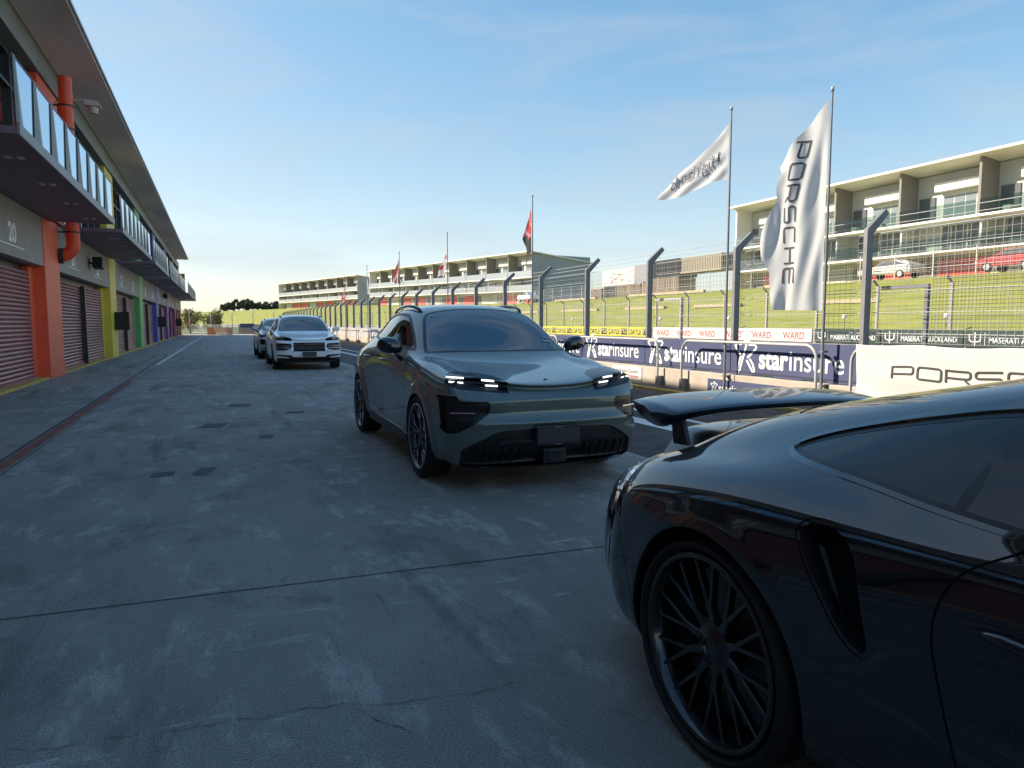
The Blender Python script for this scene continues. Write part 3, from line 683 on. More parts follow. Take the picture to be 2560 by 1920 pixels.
for i in range(0, len(ys)-1):
    y0, y1 = ys[i], ys[i+1]; x0, x1 = wallx(y0)+.12, wallx(y1)+.12; b = MB(); rr = .008
    for z in np.arange(1.15, 3.4, .225 if i < 26 else .45): b.tube([(x0,y0+.065,z),(x1,y1-.065,z)], rr, 3, cap=False)
    if i < 26:
        for q in (.2,.4,.6,.8): b.tube([(x0,y0+4.02*q,1.05),(x0,y0+4.02*q,3.3)], .006, 3, cap=False)
    b.build('wire_mesh', M_wire, ff)
# seating sleepers on the bank
M_slp = mat('sleeper', (.40,.33,.22), .85, var=.2)
for (x, z, y0, y1, lab) in ((40.3,2.68,33.2,41.0,'long timber bench on the bank behind the white flag'), (40.3,2.72,46.2,52.4,'timber bench on the bank between two fence posts'), (40.3,2.72,57,64,'timber bench on the bank left of centre'),
        (40.3,2.72,70,79,'far timber bench halfway up the bank'), (45.8,4.45,47,49.5,'short timber bench near the top of the bank'), (45.8,4.45,58,72,'long timber bench near the top of the bank'), (45.8,4.45,80,92,'farthest timber bench near the bank top'), (40.3,2.72,86,98,'far timber bench over the dark SUV roof')):
    t = thing('bench', (x, (y0+y1)/2, z), lab, 'bench', 'timber benches on the grass bank')
    MB().box(x-.18, x+.12, y0, y1, z+.08, z+.36).build('seat', M_slp, t, bevel=.02)
    n = int((y1-y0)/2.5)+1
    for i in range(n+1): MB().box(x-.1, x+.06, y0+(y1-y0-.2)*i/n, y0+(y1-y0-.2)*i/n+.2, z-.35, z+.078).build('leg', M_slp, t)
for i, y in enumerate((24.6, 31.0, 41.3, 50.0, 66)):
    t = thing('marker_light', (34.9, y, .7), 'small white-topped marker post on the bank, %s from the right' % ('first','second','third','fourth','fifth')[i], 'marker post', 'marker posts at the foot of the bank')
    MB().tube([(34.9,y,.35),(34.9,y,1.7)], .03, 6).build('post', M_fpost, t); MB().lathe([(0,0),(0,.12),(.1,.14),(.2,.1),(.22,0)], (34.9,y,1.7), 'z', 8).build('head', M_let, t)
# fence on the bank top
tf = thing('bank_top_fence', (46.9, 50, 4.6), 'fine upright fence along the top of the bank below the apartments', 'fence')
for k in range(33):
    y = 19+3.05*k; MB().box(46.87, 46.93, y-.03, y+.03, 4.5, 6.62).build('post', mat('pale_post', (.55,.50,.42), .6), tf)
    b = MB()
    for z in (4.75, 5.2, 5.7, 6.2, 6.55): b.tube([(46.9,y+.035,z),(46.9,y+3.01,z)], .012, 3, cap=False)
    for q in np.arange(.25, 3.0, .25): b.tube([(46.92,y+q,4.7),(46.92,y+q,6.56)], .008, 3, cap=False)
    b.build('wire_mesh', M_wire, tf)
# ---- apartment blocks
M_cream = mat('apartment_cream', (.80,.76,.68), .7, var=.06, vscale=.4); M_cwall = mat('apartment_wall', (.55,.54,.50), .7, var=.1, vscale=.3)
M_findk = mat('fin_grey', (.24,.22,.20), .7); M_gend = mat('end_wall_shaded', (.30,.33,.36), .6, var=.1, vscale=.25)  # dark fins and blue-grey end walls: shade of the unlit sides put into colour
M_red = mat('garage_red', (.75,.12,.10), .6, var=.12, vscale=.6); M_balg = glass_mat('balustrade_clear', (.62,.72,.70), .7, .05, 1.3); M_lroof = mat('apartment_roof', (.45,.42,.38), .5)
M_dkw = mat('window_dark', (.13,.14,.15), .15); M_wfr = mat('window_frame_cream', (.66,.62,.52), .6)
def block(p0, p1, nb, label, detail=1, roof_l=0, depth=12, red=None):
    p0 = np.array(p0, float); p1 = np.array(p1, float); L = math.hypot(*(p1-p0)[:2]); ang = math.atan2(p1[1]-p0[1], p1[0]-p0[0])
    t = thing('apartment_block', tuple(p0), label, 'building', None, rz=ang)
    dz = (p1[2]-p0[2])/L
    # local: x along the front (right end -> left end), y = -depth (away), z up
    def B(x0, x1, y0, y1, z0, z1, name, m, par=None, bevel=0, label=None):
        b = MB(); b.add([(x0,-y0,z0+x0*dz),(x1,-y0,z0+x1*dz),(x1,-y1,z0+x1*dz),(x0,-y1,z0+x0*dz),(x0,-y0,z1+x0*dz),(x1,-y0,z1+x1*dz),(x1,-y1,z1+x1*dz),(x0,-y1,z1+x0*dz)],
              [(0,3,2,1),(4,5,6,7),(0,1,5,4),(1,2,6,5),(2,3,7,6),(3,0,4,7)])
        return b.build(name, m, par or t, local=True, bevel=bevel, label=label)
    B(0, L, 1.9, depth, -.8, 8.0, 'wall', M_cwall)
    B(-.02, .0-.003, -.02, depth, -.8, 7.9, 'end_wall', M_gend)
    B(L+.003, L+.1, -.02, depth, -.8, 7.9, 'end_wall', M_cream)
    b = MB(); b.add([(-.3,.7,8.35),(L+.3,.7,8.35+L*dz),(L+.3,-depth-.4,6.9+L*dz),(-.3,-depth-.4,6.9),(-.3,.7,8.52),(L+.3,.7,8.52+L*dz),(L+.3,-depth-.4,7.1+L*dz),(-.3,-depth-.4,7.1)],
        [(0,3,2,1),(4,5,6,7),(0,1,5,4),(1,2,6,5),(2,3,7,6),(3,0,4,7)]); b.build('roof', M_cream, t, local=True)
    B(-.01, L, -.25, 1.897, 4.08, 4.25, 'floor_slab', M_cream); B(-.01, L, -.1, 1.897, 1.76, 1.92, 'floor_slab', M_cream)
    w = L/nb
    for i in range(nb+1):
        x = w*i; B(x-.09 if i else .003, x+.09, -.05, 1.895, 4.253, 8.33, 'fin', M_findk if i < nb else M_cream)
        B(x-.07 if i else .004, x+.07, .3, 1.895, 1.923, 4.077, 'fin', M_cwall)
    for i in range(nb):
        x = w*i; bb = B(x+.15, x+w-.15, -.2, -.17, 4.26, 5.28, 'balustrade', M_balg)
        B(x+.12, x+w-.12, -.07, -.04, 1.93, 2.92, 'balustrade', M_balg)
        wn_ = B(x+w*.06, x+w*.66, 1.80, 1.89, 4.3, 6.55, 'window', M_wfr)
        npn = 4 if detail else 2; pw_ = w*.55/npn
        for q in range(npn):
            B(x+w*.08+pw_*q+.07, x+w*.08+pw_*(q+1)-.03, 1.775, 1.798, 4.35, 6.2, 'pane', mat('apartment_glass', (.22,.25,.26), .06), wn_)
        B(x+w*.06-.05, x+w*.66+.1, 1.1, 1.797, 6.56, 7.2, 'panel', M_cream)
        dk = B(x+w*.74, x+w*.95, 1.80, 1.89, 4.3, 6.3, 'window', M_dkw)
        w2 = B(x+w*.1, x+w*.62 if i % 2 else x+w*.85, 1.80, 1.89, 2.0, 3.9, 'window', M_dkw)
        if detail: B(x+w*.3, x+w*.32, 1.77, 1.797, 2.0, 3.9, 'mullion', M_wfr, w2); B(x+w*.5, x+w*.52, 1.77, 1.797, 2.0, 3.9, 'mullion', M_wfr, w2)
        rr = (red[i] if red else i % 3 != 2)
        B(x+.25, x+w*.66, 1.84, 1.895, -.3, 1.45, 'garage_door', M_red if rr else M_cwall, label='red garage door' if rr else None)
        B(x+w*.69, x+w*.92, 1.84, 1.895, -.3, 1.4, 'garage_door', M_findk)
        if detail and i % 2 == 0:   # balcony furniture
            for q in (.3, .7): B(x+w*q, x+w*q+.5, .4, .9, 4.26, 4.7, 'chair', M_wfr)
    return t
block((50,27.0-12.54,4.85), (50,58.4,4.85), 7, 'nearest cream apartment block with glass balconies above the bank', 1)
block((49,107,4.95), (37.6,186,6.5), 10, 'middle cream apartment block with a shaded blue-grey end wall', 0)
block((37.2,201,6.6), (20.5,262.6,6.7), 9, 'farthest small apartment block left of the flags', 0)
# ---- containers and hoarding
def ribbed(b, x, y0, y1, z0, z1, n, d=.06):
    P = []; w = (y1-y0)/n
    row = []
    for i in range(n):
        y = y0+w*i; row += [(x, y), (x, y+w*.45), (x+d, y+w*.5), (x+d, y+w*.95)]
    row.append((x, y1)); b.grid([[(px_, py_, z0) for px_, py_ in row], [(px_, py_, z1) for px_, py_ in row]])
def container(y0, y1, z0, z1, m, label, n=20, x=50, dp=2.5, cat='container', name='container', group=None):
    t = thing(name, (x+dp/2, (y0+y1)/2, z0), label, cat, group)
    MB().box(x+.07, x+dp, y0, y1, z0, z1).build('body', m, t)
    b = MB(); ribbed(b, x, y0+.12, y1-.12, z0+.12, z1-.12, n); b.build('ribbed_side', m, t)
    b = MB(); b.box(x-.02, x+.066, y0, y1, z1-.12, z1); b.box(x-.02, x+.066, y0, y1, z0, z0+.118); b.build('rail', m, t); return t
M_cdk = mat('container_dark', (.06,.06,.065), .6); M_cbr = mat('container_brown', (.26,.19,.14), .7, var=.15); M_cbr2 = mat('container_tan', (.34,.29,.22), .7)
container(67.9, 74.3, 6.85, 9.0, M_cdk, 'dark ribbed container on the upper level beside the white hoarding', 26)
container(60.6, 67.8, 7.15, 8.95, M_cbr2, 'tan ribbed container raised above the tree', 24)
container(58.9, 60.5, 7.1, 8.85, M_cdk, 'narrow dark container end next to the near apartment block', 7)
container(68.2, 76.0, 4.7, 6.8, M_cbr, 'brown ribbed container under the dark one', 22)
container(76.2, 82.0, 4.7, 6.45, M_cbr, 'brown container under the white hoarding', 18)
container(82.1, 85.4, 4.7, 6.45, M_cdk, 'dark low container under the left end of the hoarding', 10)
container(86.0, 89.0, 4.75, 6.25, M_cbr, 'small brown container standing apart on the left', 9)
for y in (60.9, 64.2, 67.5):
    pass
t = thing('hoarding', (50, 80, 6.5), 'long white hoarding with small dark and red markings above the containers', 'hoarding')
MB().box(49.9, 50.2, 77.4, 85.6, 6.5, 8.65).build('panel', M_brd_w, t); MB().box(49.88, 50.2, 74.6, 77.3, 6.6, 8.85).build('panel', mat('hoarding_grey', (.25,.25,.28), .6), t, label='grey panel'); MB().box(49.9, 50.2, 74.35, 74.58, 6.5, 8.95).build('panel', M_brd_w, t)
b = MB(); fn = lambda u, v: (49.892, 85.4-u, v); rs = random.Random(3)
b.cur = 0
for i in range(26):
    x = rs.uniform(.3,7.2); z = rs.uniform(6.75,8.3); c = []
    for q in range(6): c.append((x+.1*q*2, z+rs.uniform(-.16,.2)))
    b.cur = 1 if rs.random() < .25 else 0; ribbon(b, c, .05, fn)
b.build('scribble', [M_brd_k, M_brd_r], t)
# ---- foliage
def leaf_cloud(b, c, r, n, s, rs, mi=2, hollow=.45):
    for _ in range(n):
        d = np.array([rs.gauss(0,1), rs.gauss(0,1), rs.gauss(0,1)]); d /= np.linalg.norm(d); k = hollow+(1-hollow)*rs.random()**.6
        p = np.array(c)+d*np.array(r)*k*(1+.12*rs.gauss(0,1)); a = np.array([rs.gauss(0,1), rs.gauss(0,1), rs.gauss(0,1)]); a /= np.linalg.norm(a)
        e = np.cross(a, [rs.gauss(0,1), rs.gauss(0,1), rs.gauss(0,1)]); e /= np.linalg.norm(e); q = s*rs.uniform(.6,1.4)
        b.cur = rs.randrange(mi); b.add([p-a*q, p+e*q*.5, p+a*q, p-e*q*.5], [(0,1,2,3)])
LM = lambda nm, c: mat(nm, c, .8, trans=.3)
M_pine = [LM('pine_dark', (.06,.08,.06)), LM('pine_mid', (.10,.12,.08))]  # leaf colours lightened for distance haze
M_bsh = [LM('bush_olive', (.14,.15,.03)), LM('bush_rust', (.26,.15,.06)), LM('bush_green', (.07,.11,.03)), LM('bush_straw', (.32,.27,.12))]
M_trk = mat('bark', (.12,.09,.07), .9)
def tree(x, y, z, h, w, label, ms, seed, group, n=420, name='pine_tree', cat='tree', leaf=.45):
    rs = random.Random(seed); t = thing(name, (x, y, z), label, cat, group)
    b = MB(); b.tube([(x,y,z-.3),(x+.1,y,z+h*.4),(x,y+.1,z+h*.8)], [.04*h, .028*h, .01*h], 7)
    for k in range(4):
        a = rs.uniform(0,6.3); zz = z+h*rs.uniform(.35,.65); b.tube([(x,y,zz),(x+math.cos(a)*w*.3,y+math.sin(a)*w*.3,zz+h*.15)], [.02*h,.006*h], 5)
    b.build('trunk', M_trk, t)
    b = MB(); m = 7
    for k in range(m):
        a = rs.uniform(0,6.3); q = rs.uniform(0,.34)*w; leaf_cloud(b, (x+math.cos(a)*q, y+math.sin(a)*q, z+h*rs.uniform(.28,.85)), (w*rs.uniform(.16,.28), w*rs.uniform(.16,.28), h*rs.uniform(.10,.2)), n//m, leaf, rs, len(ms))
    b.build('crown', ms, t)
rs = random.Random(11)
tl = ['%s dark pine from the left on the far skyline' % w for w in ('first','second','third','fourth','fifth','sixth','seventh','eighth','ninth','tenth','eleventh','twelfth','thirteenth','fourteenth')]
for i in range(14):
    f = i/13; x = 3+28*f; y = 356-8*f; h = .85*[4.6,6.0,6.6,7.4,7.0,7.6,6.6,6.4,5.6,5.0,6.0,6.2,5.6,4.8][i]
    tree(x, y, 6.6, h, 4.6, tl[i], M_pine, 40+i, 'pines on the far skyline', 800, leaf=.5)
tree(60, 66, 4.8, 3.6, 5.0, 'rounded green tree glimpsed under the raised tan container', M_bsh[:3], 5, None, 1500, 'round_tree', leaf=.22)
def bush(x, y, w, h, label, seed):
    rs = random.Random(seed); t = thing('bush', (x, y, 0), label, 'bush', None)
    b = MB()
    for k in range(7):
        a = rs.uniform(0,6.3); b.tube([(x,y,-.1),(x+math.cos(a)*w*.15,y+math.sin(a)*w*.15,h*.4),(x+math.cos(a)*w*.36,y+math.sin(a)*w*.36,h*.75)], [.06,.04,.015], 5)
    b.build('stems', M_trk, t); b = MB()
    for k in range(16):
        a = rs.uniform(0,6.3); q = rs.uniform(.0,.38)*w; hh = h*(1-.35*(q/(.38*w))**2)
        leaf_cloud(b, (x+math.cos(a)*q, y+math.sin(a)*q, hh*rs.uniform(.3,.8)), (w*.15, w*.15, h*.2), 190, .11, rs, 4, .3)
    b.build('foliage', M_bsh, t)
bush(-3.4, 104, 3.8, 3.9, 'rust and olive leafy bush nearest the garage end', 1); bush(-.6, 103, 4.2, 3.7, 'broad rust-tinged bush behind the barrier fence', 2)
# ---- pit exit: crowd barriers, plastic barrier, end fence
M_cb = mat('barrier_galv', (.5,.5,.48), .5, metal=.3)
cbp = [(-3.2,99.6),(-1.75,95.6),(-.35,92.0),(1.05,88.6),(2.35,85.6)]
cb0 = thing('crowd_barrier', (0,0,0), 'x', 'crowd barrier')
b = MB(); b.tube([(-1.05,0,.15),(-1.05,0,1.05),(-.95,0,1.12),(.95,0,1.12),(1.05,0,1.05),(1.05,0,.15)], .02, 6); b.tube([(-1.05,0,.18),(1.05,0,.18)], .016, 6); b.build('frame', M_cb, cb0, local=True)
b = MB()
for i in range(15): x = -.95+1.9*i/14; b.tube([(x,0,.18),(x,0,1.11)], .009, 4)
b.build('bars', M_cb, cb0, local=True)
for s in (-.7, .7): b = MB(); b.box(s-.03, s+.03, -.3, .3, 0, .03); b.box(s-.02, s+.02, -.02, .02, .031, .17); b.build('foot', M_cb, cb0, local=True)
for i in range(4):
    o = cb0 if i == 0 else copy_tree(cb0); (x0,y0), (x1,y1) = cbp[i], cbp[i+1]
    o.location = ((x0+x1)/2, (y0+y1)/2, 0); o.rotation_euler = (0,0,math.atan2(y1-y0, x1-x0)); s = math.dist(cbp[i], cbp[i+1])/2.16; o.scale = (s,1,1.05)
    tag(o, '%s grey crowd barrier closing the end of the pit lane' % ('left','second','third','right-hand')[i], 'crowd barrier', 'crowd barriers at the pit exit')
o = MB().prism([(91.9,0),(92.4,0),(92.25,.45),(92.2,.85),(92.1,.85),(92.05,.45)], -1.2, 1.6, 'x').build('plastic_barrier', mat('plastic_orange', (.60,.20,.06), .5), bevel=.02)
tag(o, 'low orange plastic barrier behind the crowd barriers', 'barrier')
o = MB().box(2.5, 7.6, 98, 98.4, 0, 1.25).build('block_wall', M_wall, bevel=.03); tag(o, 'pale concrete wall at the pit exit behind the white SUV', 'wall')
o = MB().box(2.7, 4.4, 97.4, 97.6, .8, 1.35).build('notice_board', M_navy, bevel=.02); tag(o, 'dark board fixed on the pale pit exit wall', 'board')
ef = thing('end_fence', (2, 100, 0), 'wire fence on cranked posts closing the far end of the pit lane', 'fence')
ex = [(-6+2.6*k, 101-.25*k) for k in range(7)]
for i, (x, y) in enumerate(ex):
    b = MB(); b.tube([(x,y,0),(x,y,2.75),(x+.28,y,3.05)], .05, 6); b.build('post', M_fpost, ef)
    if i:
        b = MB()
        for z in np.arange(.3, 2.8, .25): b.tube([(ex[i-1][0]+.05, ex[i-1][1], z), (x-.05, y, z)], .008, 3, cap=False)
        b.build('wire_mesh', M_wire, ef)
struct('distant_hill', MB().grid([[(-900+60*i, 900+250*math.sin(i*.7), -5), (-900+60*i, 1000+250*math.sin(i*.7), 5+4*math.sin(i*.9)+3*math.sin(i*2.3)), (-900+60*i, 1300, -5)] for i in range(40)]), mat('hill_haze_green', (.12,.15,.11), .95), smooth=True)

# ---- vehicles parked in front of the apartments
def small_car(x, y, z, m, label, kind='hatch', rz=0, name='parked_car', cat='car'):
    t = thing(name, (x, y, z), label, cat, None, rz)      # local x along the car, nose towards -x
    if kind == 'ute': side = [(-2.5,.35),(-2.55,.75),(-2.4,.98),(-1.3,1.08),(2.5,1.08),(2.55,.5),(2.45,.35)]; cab = [(-1.25,1.081),(-.7,1.62),(.35,1.66),(.6,1.081)]
    elif kind == 'hatch': side = [(-2.0,.32),(-2.1,.55),(-2.0,.78),(-1.1,.97),(1.9,1.02),(2.05,.8),(2.05,.35)]; cab = [(-1.05,.99),(-.2,1.46),(1.0,1.50),(1.75,1.30),(1.9,1.021)]
    else: side = [(-2.3,.32),(-2.4,.55),(-2.2,.75),(-1.0,.95),(2.2,1.05),(2.3,.8),(2.3,.35)]; cab = [(-1.0,.97),(-.1,1.38),(.9,1.42),(2.0,1.06)]
    MB().prism(side, -.87, .87, 'y').build('body', m, t, local=True, bevel=.10)
    cb = MB().prism(cab, -.74, .74, 'y').build('cabin', m, t, local=True, bevel=.08)
    cx = sum(p[0] for p in cab)/len(cab); gl = [(cx+(p[0]-cx)*.84, 1.06+(p[1]-1.02)*.80) for p in cab]
    for s in (-1, 1): MB().prism(gl, s*.745, s*.76, 'y').build('side_window', M_dkw, t, local=True)
    for wx in (side[0][0]+.75, side[-1][0]-.85):
        for s in (-1, 1):
            w = MB(); w.lathe([(-.1,.0),(-.1,.32),(.1,.32),(.1,0)], (wx, s*.80, .32), 'y', 20); wo = w.build('wheel', mat('small_tyre', (.02,.02,.02), .8), t, local=True, smooth='auto')
            w = MB(); w.lathe([(s*.105,.0),(s*.105,.2),(s*.09,.21)], (wx, s*.80, .32), 'y', 16); w.build('rim', mat('small_rim', (.6,.6,.6), .4, metal=.5), wo, local=True)
    b = MB(); b.box(side[1][0]+.02, side[1][0]+.09, -.8, -.5, .6, .74); b.build('headlight', M_let, t, local=True); b = MB(); b.box(side[1][0]+.02, side[1][0]+.09, .5, .8, .6, .74); b.build('headlight', M_let, t, local=True)
    return t
small_car(48.3, 29.6, 4.82, mat('car_red', (.62,.03,.03), .25, coat=1), 'small red hatchback parked on top of the bank at the far right', 'hatch', R(-90))
small_car(48.5, 38.9, 4.82, mat('car_silver', (.55,.55,.52), .35, metal=.2, coat=1), 'pale silver coupe parked on the bank right of the big white flag', 'coupe', R(-90))
small_car(46.6, 103.5, 4.85, mat('car_white', (.75,.74,.68), .35, coat=1), 'white pickup parked in front of the middle apartment block', 'ute', R(90))
# ------------------------------------------------------------------ car surfaces: cubic patches cut into panels
def bell(v, c, w): return np.exp(-((v-c)/w)**2)
def bspl(C, axis, per, reflect):
    C = np.moveaxis(C, axis, 0); n = C.shape[0]
    if reflect:      # profile direction: mirrored across the centre plane at both ends
        a = C[1:2].copy(); a[..., 0] *= -1; b = C[-2:-1].copy(); b[..., 0] *= -1
    else: a = 2*C[:1]-C[1:2]; b = 2*C[-1:]-C[-2:-1]
    E = np.concatenate([a, C, b]); out = []; us = np.arange(per)/per
    for i in range(n-1):
        for u in us: out.append(((1-u)**3*E[i]+(3*u**3-6*u*u+4)*E[i+1]+(-3*u**3+3*u*u+3*u+1)*E[i+2]+u**3*E[i+3])/6)
    out.append((E[n-1]+4*E[n]+E[n+1])/6)
    return np.moveaxis(np.array(out), 0, axis)
def fit(D, it=3, f=.9):
    C = D.copy()
    for _ in range(it):
        C = C + f*(D - bspl(bspl(C, 0, 1, False), 1, 1, True))
        C[:, 0, 0] = 0; C[:, -1, 0] = 0
    return C
class Surf:
    def __init__(s, V, N, F): s.V, s.N, s.F = V, N, F
def grid_normals(G):
    du = np.gradient(G, axis=0); dv = np.gradient(G, axis=1); n = np.cross(du, dv); l = np.linalg.norm(n, axis=2, keepdims=True)
    n = np.where(l > 1e-9, n/np.maximum(l, 1e-9), 0)
    for k in (0, 1, 2):
        if l[0].max() < 1e-7: n[0] = n[1]
    n[:, 0, 0] = 0; n[:, -1, 0] = 0
    l = np.linalg.norm(n, axis=2, keepdims=True); return n/np.maximum(l, 1e-9)
def make_surf(rings, pu, pv, disp=None):
    G = bspl(bspl(fit(np.array(rings, float)), 0, pu, False), 1, pv, True)
    G[:, 0, 0] = 0; G[:, -1, 0] = 0
    if disp is not None:
        N = grid_normals(G); G = G + N*disp(G, N)[..., None]; G[:, 0, 0] = 0; G[:, -1, 0] = 0
    N = grid_normals(G); a, b, _ = G.shape
    F = [(i*b+j, (i+1)*b+j, (i+1)*b+j+1, i*b+j+1) for i in range(a-1) for j in range(b-1)]
    return Surf(G.reshape(-1, 3), N.reshape(-1, 3), F)
def split(S, g, mask=None):
    """cut S along g=0; returns (inside g>=0, outside). g: per-vertex array; mask(centre)->bool limits where it applies"""
    V = [S.V]; N = [S.N]; nV = len(S.V); extraV = []; extraN = []; cache = {}
    fin = []; fout = []; sg = g >= 0
    for f in S.F:
        c = sum(1 for i in f if sg[i])
        if mask is not None and c:
            m = S.V[list(f)].mean(axis=0)
            if not mask(m): fout.append(f); continue
        if c == len(f): fin.append(f); continue
        if c == 0: fout.append(f); continue
        A = []; B = []
        for k in range(len(f)):
            i, j = f[k], f[(k+1) % len(f)]
            (A if sg[i] else B).append(i)
            if sg[i] != sg[j]:
                key = (i, j) if i < j else (j, i)
                if key not in cache:
                    t = g[key[0]]/(g[key[0]]-g[key[1]]); cache[key] = nV+len(extraV)
                    extraV.append(S.V[key[0]]*(1-t)+S.V[key[1]]*t); q = S.N[key[0]]*(1-t)+S.N[key[1]]*t; extraN.append(q/max(1e-9, np.linalg.norm(q)))
                A.append(cache[key]); B.append(cache[key])
        if len(A) > 2: fin.append(tuple(A))
        if len(B) > 2: fout.append(tuple(B))
    if extraV: V = np.vstack([S.V, extraV]); N = np.vstack([S.N, extraN])
    else: V, N = S.V, S.N
    return Surf(V, N, fin), Surf(V, N, fout)
def poly_sdf(P, poly, r=0.0):
    """positive inside; r rounds the corners outward after shrinking"""
    Q = np.array(poly, float); n = len(Q); d = np.full(len(P), 1e9); ins = np.zeros(len(P), bool)
    for i in range(n):
        a, b = Q[i], Q[(i+1) % n]; e = b-a; w = P-a; t = np.clip((w@e)/(e@e), 0, 1); d = np.minimum(d, np.hypot(*(w-t[:, None]*e).T))
        c = ((a[1] > P[:, 1]) != (b[1] > P[:, 1])) & (P[:, 0] < (b[0]-a[0])*(P[:, 1]-a[1])/((b[1]-a[1]) if b[1] != a[1] else 1e-12)+a[0]); ins ^= c
    return np.where(ins, d, -d)+r
def curve(poly, n=6, closed=True):
    """smooth a polygon (Catmull-Rom)"""
    Q = [np.array(p, float) for p in poly]; m = len(Q); out = []
    for i in range(m if closed else m-1):
        p0 = Q[(i-1) % m] if closed or i else Q[0]; p1 = Q[i]; p2 = Q[(i+1) % m]; p3 = Q[(i+2) % m] if closed or i < m-2 else Q[-1]
        for k in range(n):
            t = k/n; out.append(tuple(.5*((2*p1)+(p2-p0)*t+(2*p0-5*p1+4*p2-p3)*t*t+(3*p1-p0-3*p2+p3)*t**3)))
    return out
def line_d(P, pts):
    """distance to an open polyline (unsigned) and sign by side"""
    best = np.full(len(P), 1e9); sgn = np.ones(len(P))
    for i in range(len(pts)-1):
        a, b = np.array(pts[i]), np.array(pts[i+1]); e = b-a; w = P-a; t = (w@e)/(e@e)
        tc = np.clip(t, 0, 1); d = np.hypot(*(w-tc[:, None]*e).T); s = np.sign(e[0]*w[:, 1]-e[1]*w[:, 0])
        k = d < best-1e-9; best[k] = d[k]; sgn[k] = s[k]
    return best*sgn
def band(S, d, w, mask):
    """pull a shut-line of half-width w out of S. returns (strip, rest)"""
    a, r = split(S, d+w, mask)
    dd = np.concatenate([d, np.zeros(len(a.V)-len(d))])
    if len(a.V) > len(d): dd[len(d):] = -w
    m, hi = split(a, w-dd)
    k = len(m.V); V = m.V; N = m.N
    return m, Surf(V, N, r.F+hi.F)
def side_of(p, s): return (p[0] if s > 0 else p[1]) if isinstance(p, tuple) else p
def emit_part(name, S, m, parent, mirror=True, inset=0.0, skirt=0.0, label=None, sides='both', smat=None):
    if not S.F: return None
    if sides == 'both' and min(abs(S.V[i][0]) for f in S.F[::3] for i in f) > .04:      # left and right are parts of their own
        return tuple(emit_part(name, S, m, side_of(parent, q), mirror, inset, skirt, label, q, smat) for q in (1, -1))
    parent = side_of(parent, 1)
    used = sorted({i for f in S.F for i in f}); mp = {o: k for k, o in enumerate(used)}
    V = S.V[used]-S.N[used]*inset; N = S.N[used]; F = [tuple(mp[i] for i in f) for f in S.F]
    F = [tuple(dict.fromkeys(f)) for f in F]; F = [f for f in F if len(f) > 2]
    V0 = V; mi = [0]*len(F)
    if skirt:
        cnt = {}
        for f in F:
            for k in range(len(f)):
                e = (f[k], f[(k+1) % len(f)]); key = tuple(sorted(e)); cnt.setdefault(key, []).append(e)
        nb = {}; VV = list(V); NN = list(N)
        for key, es in cnt.items():
            if len(es) == 1 and not (abs(V[key[0]][0]) < 1e-4 and abs(V[key[1]][0]) < 1e-4) and np.linalg.norm(V[key[0]]-V[key[1]]) > 1e-5:
                a, b = es[0]
                for q in (a, b):
                    if q not in nb: nb[q] = len(VV); VV.append(V0[q]-N[q]*skirt); NN.append(N[q])
                F.append((b, a, nb[a], nb[b])); mi.append(1 if smat else 0)
        V = np.array(VV); N = np.array(NN)
    n = len(V); allV, allN, allF, allM = V, N, F, mi
    if sides == -1:
        allV = V*np.array([-1, 1, 1]); allN = N*np.array([-1, 1, 1]); allF = [f[::-1] for f in F]
    elif sides == 1: pass
    elif mirror:
        V2 = V*np.array([-1, 1, 1]); N2 = N*np.array([-1, 1, 1])
        allV = np.vstack([V, V2]); allN = np.vstack([N, N2]); allF = F+[tuple(n+i for i in f[::-1]) for f in F]; allM = mi*2
    me = bpy.data.meshes.new(name); me.from_pydata([tuple(p) for p in allV], [], allF); me.update()
    me.materials.append(m)
    if smat: me.materials.append(smat); me.polygons.foreach_set('material_index', allM)
    me.polygons.foreach_set('use_smooth', [True]*len(me.polygons))
    me.normals_split_custom_set_from_vertices([tuple(p) for p in allN])
    o = bpy.data.objects.new(name, me); scene.collection.objects.link(o); o.parent = parent
    if label: o['label'] = label
    return o
def on_surf(S, fn):
    """nearest-vertex sampler: fn(V)->2-D coords; returns sampler (a,b,off)->3-D"""
    used = np.array(sorted({i for f in S.F for i in f})); V = S.V[used]; N = S.N[used]; Q = fn(V)
    def at(a, b, off=0.0):
        d = (Q[:, 0]-a)**2+(Q[:, 1]-b)**2; k = np.argsort(d)[:4]; w = 1/(d[k]+1e-7); w /= w.sum()
        p = (V[k]*w[:, None]).sum(0); q = (Q[k]*w[:, None]).sum(0); nn = (N[k]*w[:, None]).sum(0); nn /= np.linalg.norm(nn)
        return p+nn*off, nn, q
    return at
# materials shared by the cars
def paint(name, col, rough=.28, metal=.0, coat=1.0, flake=0.0, cior=1.7):
    m = mat(name, col, rough, metal, coat=coat); b = m.node_tree.nodes['Principled BSDF']; b.inputs['Coat Roughness'].default_value = .008; b.inputs['Coat IOR'].default_value = cior; return m
P_green = paint('paint_grey_green', (.095,.125,.108), .4, .2)
P_black = paint('paint_black', (.004,.005,.009), .5, 0, cior=1.8); P_black.node_tree.nodes['Principled BSDF'].inputs['Specular IOR Level'].default_value = .1
P_white = paint('paint_white', (.90,.90,.90), .35, 0)
P_silver = paint('paint_silver', (.55,.57,.56), .3, .3)
P_redcar = paint('paint_red', (.50,.02,.02), .35)
C_glass = glass_mat('car_glass', (.22,.25,.26), 1.0, 0.0, 1.8)
C_glassw = glass_mat('windscreen_glass', (.42,.48,.50), 1.0, 0.0, 2.6)
C_lens = glass_mat('lens_glass', (.85,.87,.88), 1.0, 0.0, 1.3)
C_gap = mat('shut_line_black', (.004,.004,.004), .9)
C_plastic = mat('black_trim', (.012,.012,.013), .38, spec=.5)
